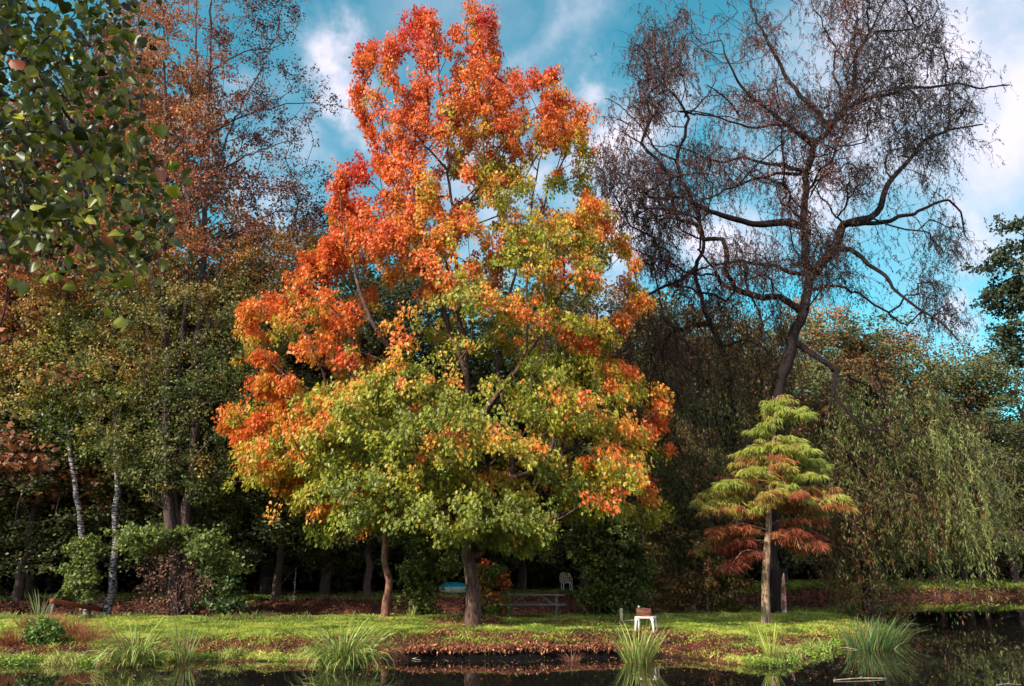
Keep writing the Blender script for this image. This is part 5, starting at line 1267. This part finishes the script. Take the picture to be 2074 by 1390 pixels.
# white garden chair far behind
c = at_depth(1146, 51.0)
gc = thing('garden_chair', 'white garden chair on the far bank above the picnic table', 'chair', c); gc.rotation_euler = (0, 0, R(12)); s = 1.0
fr = [(-.27, 0, .40), (-.30, .02, .62), (-.27, .05, .82), (-.15, .07, .90), (.15, .07, .90), (.27, .05, .82), (.30, .02, .62), (.27, 0, .40)]
lobj('back_frame', [tube(catmull(np.array(fr), n=4), .022, 8)], PLASTIC, gc, True)
lobj('backrest', [box((x_, .035, .64), (.10, .014, .44)) for x_ in (-.18, -.06, .06, .18)], WOOD_PALE, gc)
lobj('seat', [box((0, -.2, .40), (.5, .46, .03))], PLASTIC, gc)
for sx in (-1, 1):
    for sy_ in (-.40, 0): lobj('leg', [beam((sx * .25, sy_, -.03), (sx * .22, sy_, .40), .04, .04)], PLASTIC, gc)
    lobj('armrest', [tube([(sx * .28, .0, .66), (sx * .29, -.2, .66), (sx * .28, -.38, .60), (sx * .24, -.40, .40)], .018, 8)], PLASTIC, gc, True)
# boat under a teal cover
c = at_depth(918, 46)
bo = thing('covered_boat', 'small white boat under a teal cover on the far bank behind the maple', 'boat', c); bo.rotation_euler = (0, 0, R(4)); bo.scale = (.8, .8, .8)
def hull(z, k, L, Wd):
    out = []
    for a in np.arange(28) / 28 * 2 * math.pi:
        xx = math.cos(a); yy = math.sin(a); out.append((xx * L * k, yy * Wd * k * (1 - .25 * xx * (xx > 0)), z))
    return out
lobj('hull', [loft([hull(.02, .55, 1.0, .45), hull(.12, .8, 1.0, .45), hull(.32, .97, 1.0, .45), hull(.36, 1.0, 1.0, .45), hull(.38, .98, 1.0, .45)])], HULL, bo, True)
lobj('cover', [loft([hull(.384, 1.01, 1.0, .45), hull(.44, .96, 1.0, .45), hull(.54, .75, 1.0, .42), hull(.64, .45, 1.0, .38), hull(.67, .15, 1, .3)])], TEAL, bo, True)
# grey boards
c = on_ground(1664, 1235, .25); c[2] += .02
gb = thing('wooden_boards', 'stack of pale grey boards on the back edge of the peninsula', 'boards', c); gb.rotation_euler = (0, 0, R(-4))
for k in range(5): lobj('board', [box((rng.uniform(-.05, .05), -.34 + .17 * k, .05 + .045 * k), (1.0, .15, .03), rotm('Z', rng.uniform(-.05, .05)))], WOOD_GREY, gb)
for s_ in (-1, 1): lobj('bearer', [box((s_ * .35, 0, .015), (.07, .8, .04))], WOOD_GREY, gb)
# broken pale stump
c = at_depth(1584, 34.2)
bs = lobj('broken_stump', [loft([[(c_x + r_ * math.cos(a) * 1.0, r_ * .8 * math.sin(a), z_ + (.04 * math.sin(a * 3 + 1) if z_ > .6 else 0)) for a in np.arange(10) / 10 * 2 * math.pi] for c_x, r_, z_ in ((0, .12, -.1), (0, .10, .15), (.03, .095, .5), (.06, .085, .9), (.09, .06, 1.15), (.13, .012, 1.36))])], noise_mat('stump_wood', lin(112, 62, 50), lin(190, 170, 160), 3, stretch=(1, 1, .6), bump=.5, pos=(.45, .6)), None, True)
bs.location = tuple(c); tag(bs, 'pale splintered stump leaning beside the tall willow trunk', 'stump')
# reddish beam and short post at the left
p0 = on_ground(104, 1222, .6); p1 = on_ground(216, 1240, .4)
p0[2] += .07; p1[2] += .05
be = lobj('wooden_beam', [beam((0, 0, 0), p1 - p0, .12, .13)], WOOD_RED, None); be.location = tuple(p0); tag(be, 'long reddish wooden beam lying behind the bank at the left', 'beam')
c = on_ground(104, 1249, .4); ps_ = lobj('wooden_post', [beam((0, 0, -.1), (0, 0, .42), .1, .1)], WOOD_DARK, None); ps_.location = tuple(c); tag(ps_, 'short dark post in front of the left end of the reddish beam', 'post')
# branches afloat
for (u0, v0, u1, v1, r_, lab) in [(1688, 1378, 1795, 1374, .018, 'long pale stick floating below the reed bed'), (2018, 1388, 2068, 1387, .014, 'short pale stick floating in the bottom right corner'),
                                  (1832, 1265, 1862, 1264, .014, 'short stick floating beyond the reed bed'), (1694, 1311, 1736, 1316, .012, 'thin stick floating against the cypress bank'),
                                  (820, 1335, 852, 1337, .010, 'twig floating right of the widest sedge clump')]:
    a = G(u0, v0, .01); b_2 = G(u1, v1, .012); mid = (a + b_2) / 2 + [0, .04, .012]
    pp = catmull(np.array([a, mid, b_2]), n=6); o = lobj('floating_stick', [tube(pp - a, np.linspace(r_ * .6, r_ * .3, len(pp)), 7), tube(np.array([mid - a, mid - a + [.12, .1, .03]]), [r_ * .5, .003], 5)], WOOD_PALE, None, True)
    o.location = tuple(a); tag(o, lab, 'stick', 'sticks afloat on the pond')
# bare saplings in front of the wood
for (u, v, D, hh, ln, lab) in [(597, 1215, 40, 1.35, (-.05, 0), 'pale bare sapling stub standing in front of the dark wood'), (556, 1214, 41, 1.1, (.7, 0), 'thin bare stem leaning towards the pale sapling stub'), (213, 1228, 35.6, 1.1, (-.1, 0), 'thin forked dead stem between the birch trunks and the alder')]:
    c = at_depth(u, D); q = np.array([[0, 0, -.1], [ln[0] * .4, 0, hh * .5], [ln[0] * .8, .05, hh * .85], [ln[0] * 1.1, .05, hh]])
    o = lobj('bare_sapling', [tube(catmull(q, n=5), np.linspace(.032, .014, 16), 7), tube(catmull(np.array([q[1], q[1] + [-.15, 0, .2], q[1] + [-.4, 0, .3]]), n=4), np.linspace(.014, .005, 9), 6)], BARK_BIRCH if ln[0] <= 0 else BARK_ALDER, None, True)
    o.location = tuple(c); tag(o, lab, 'sapling')
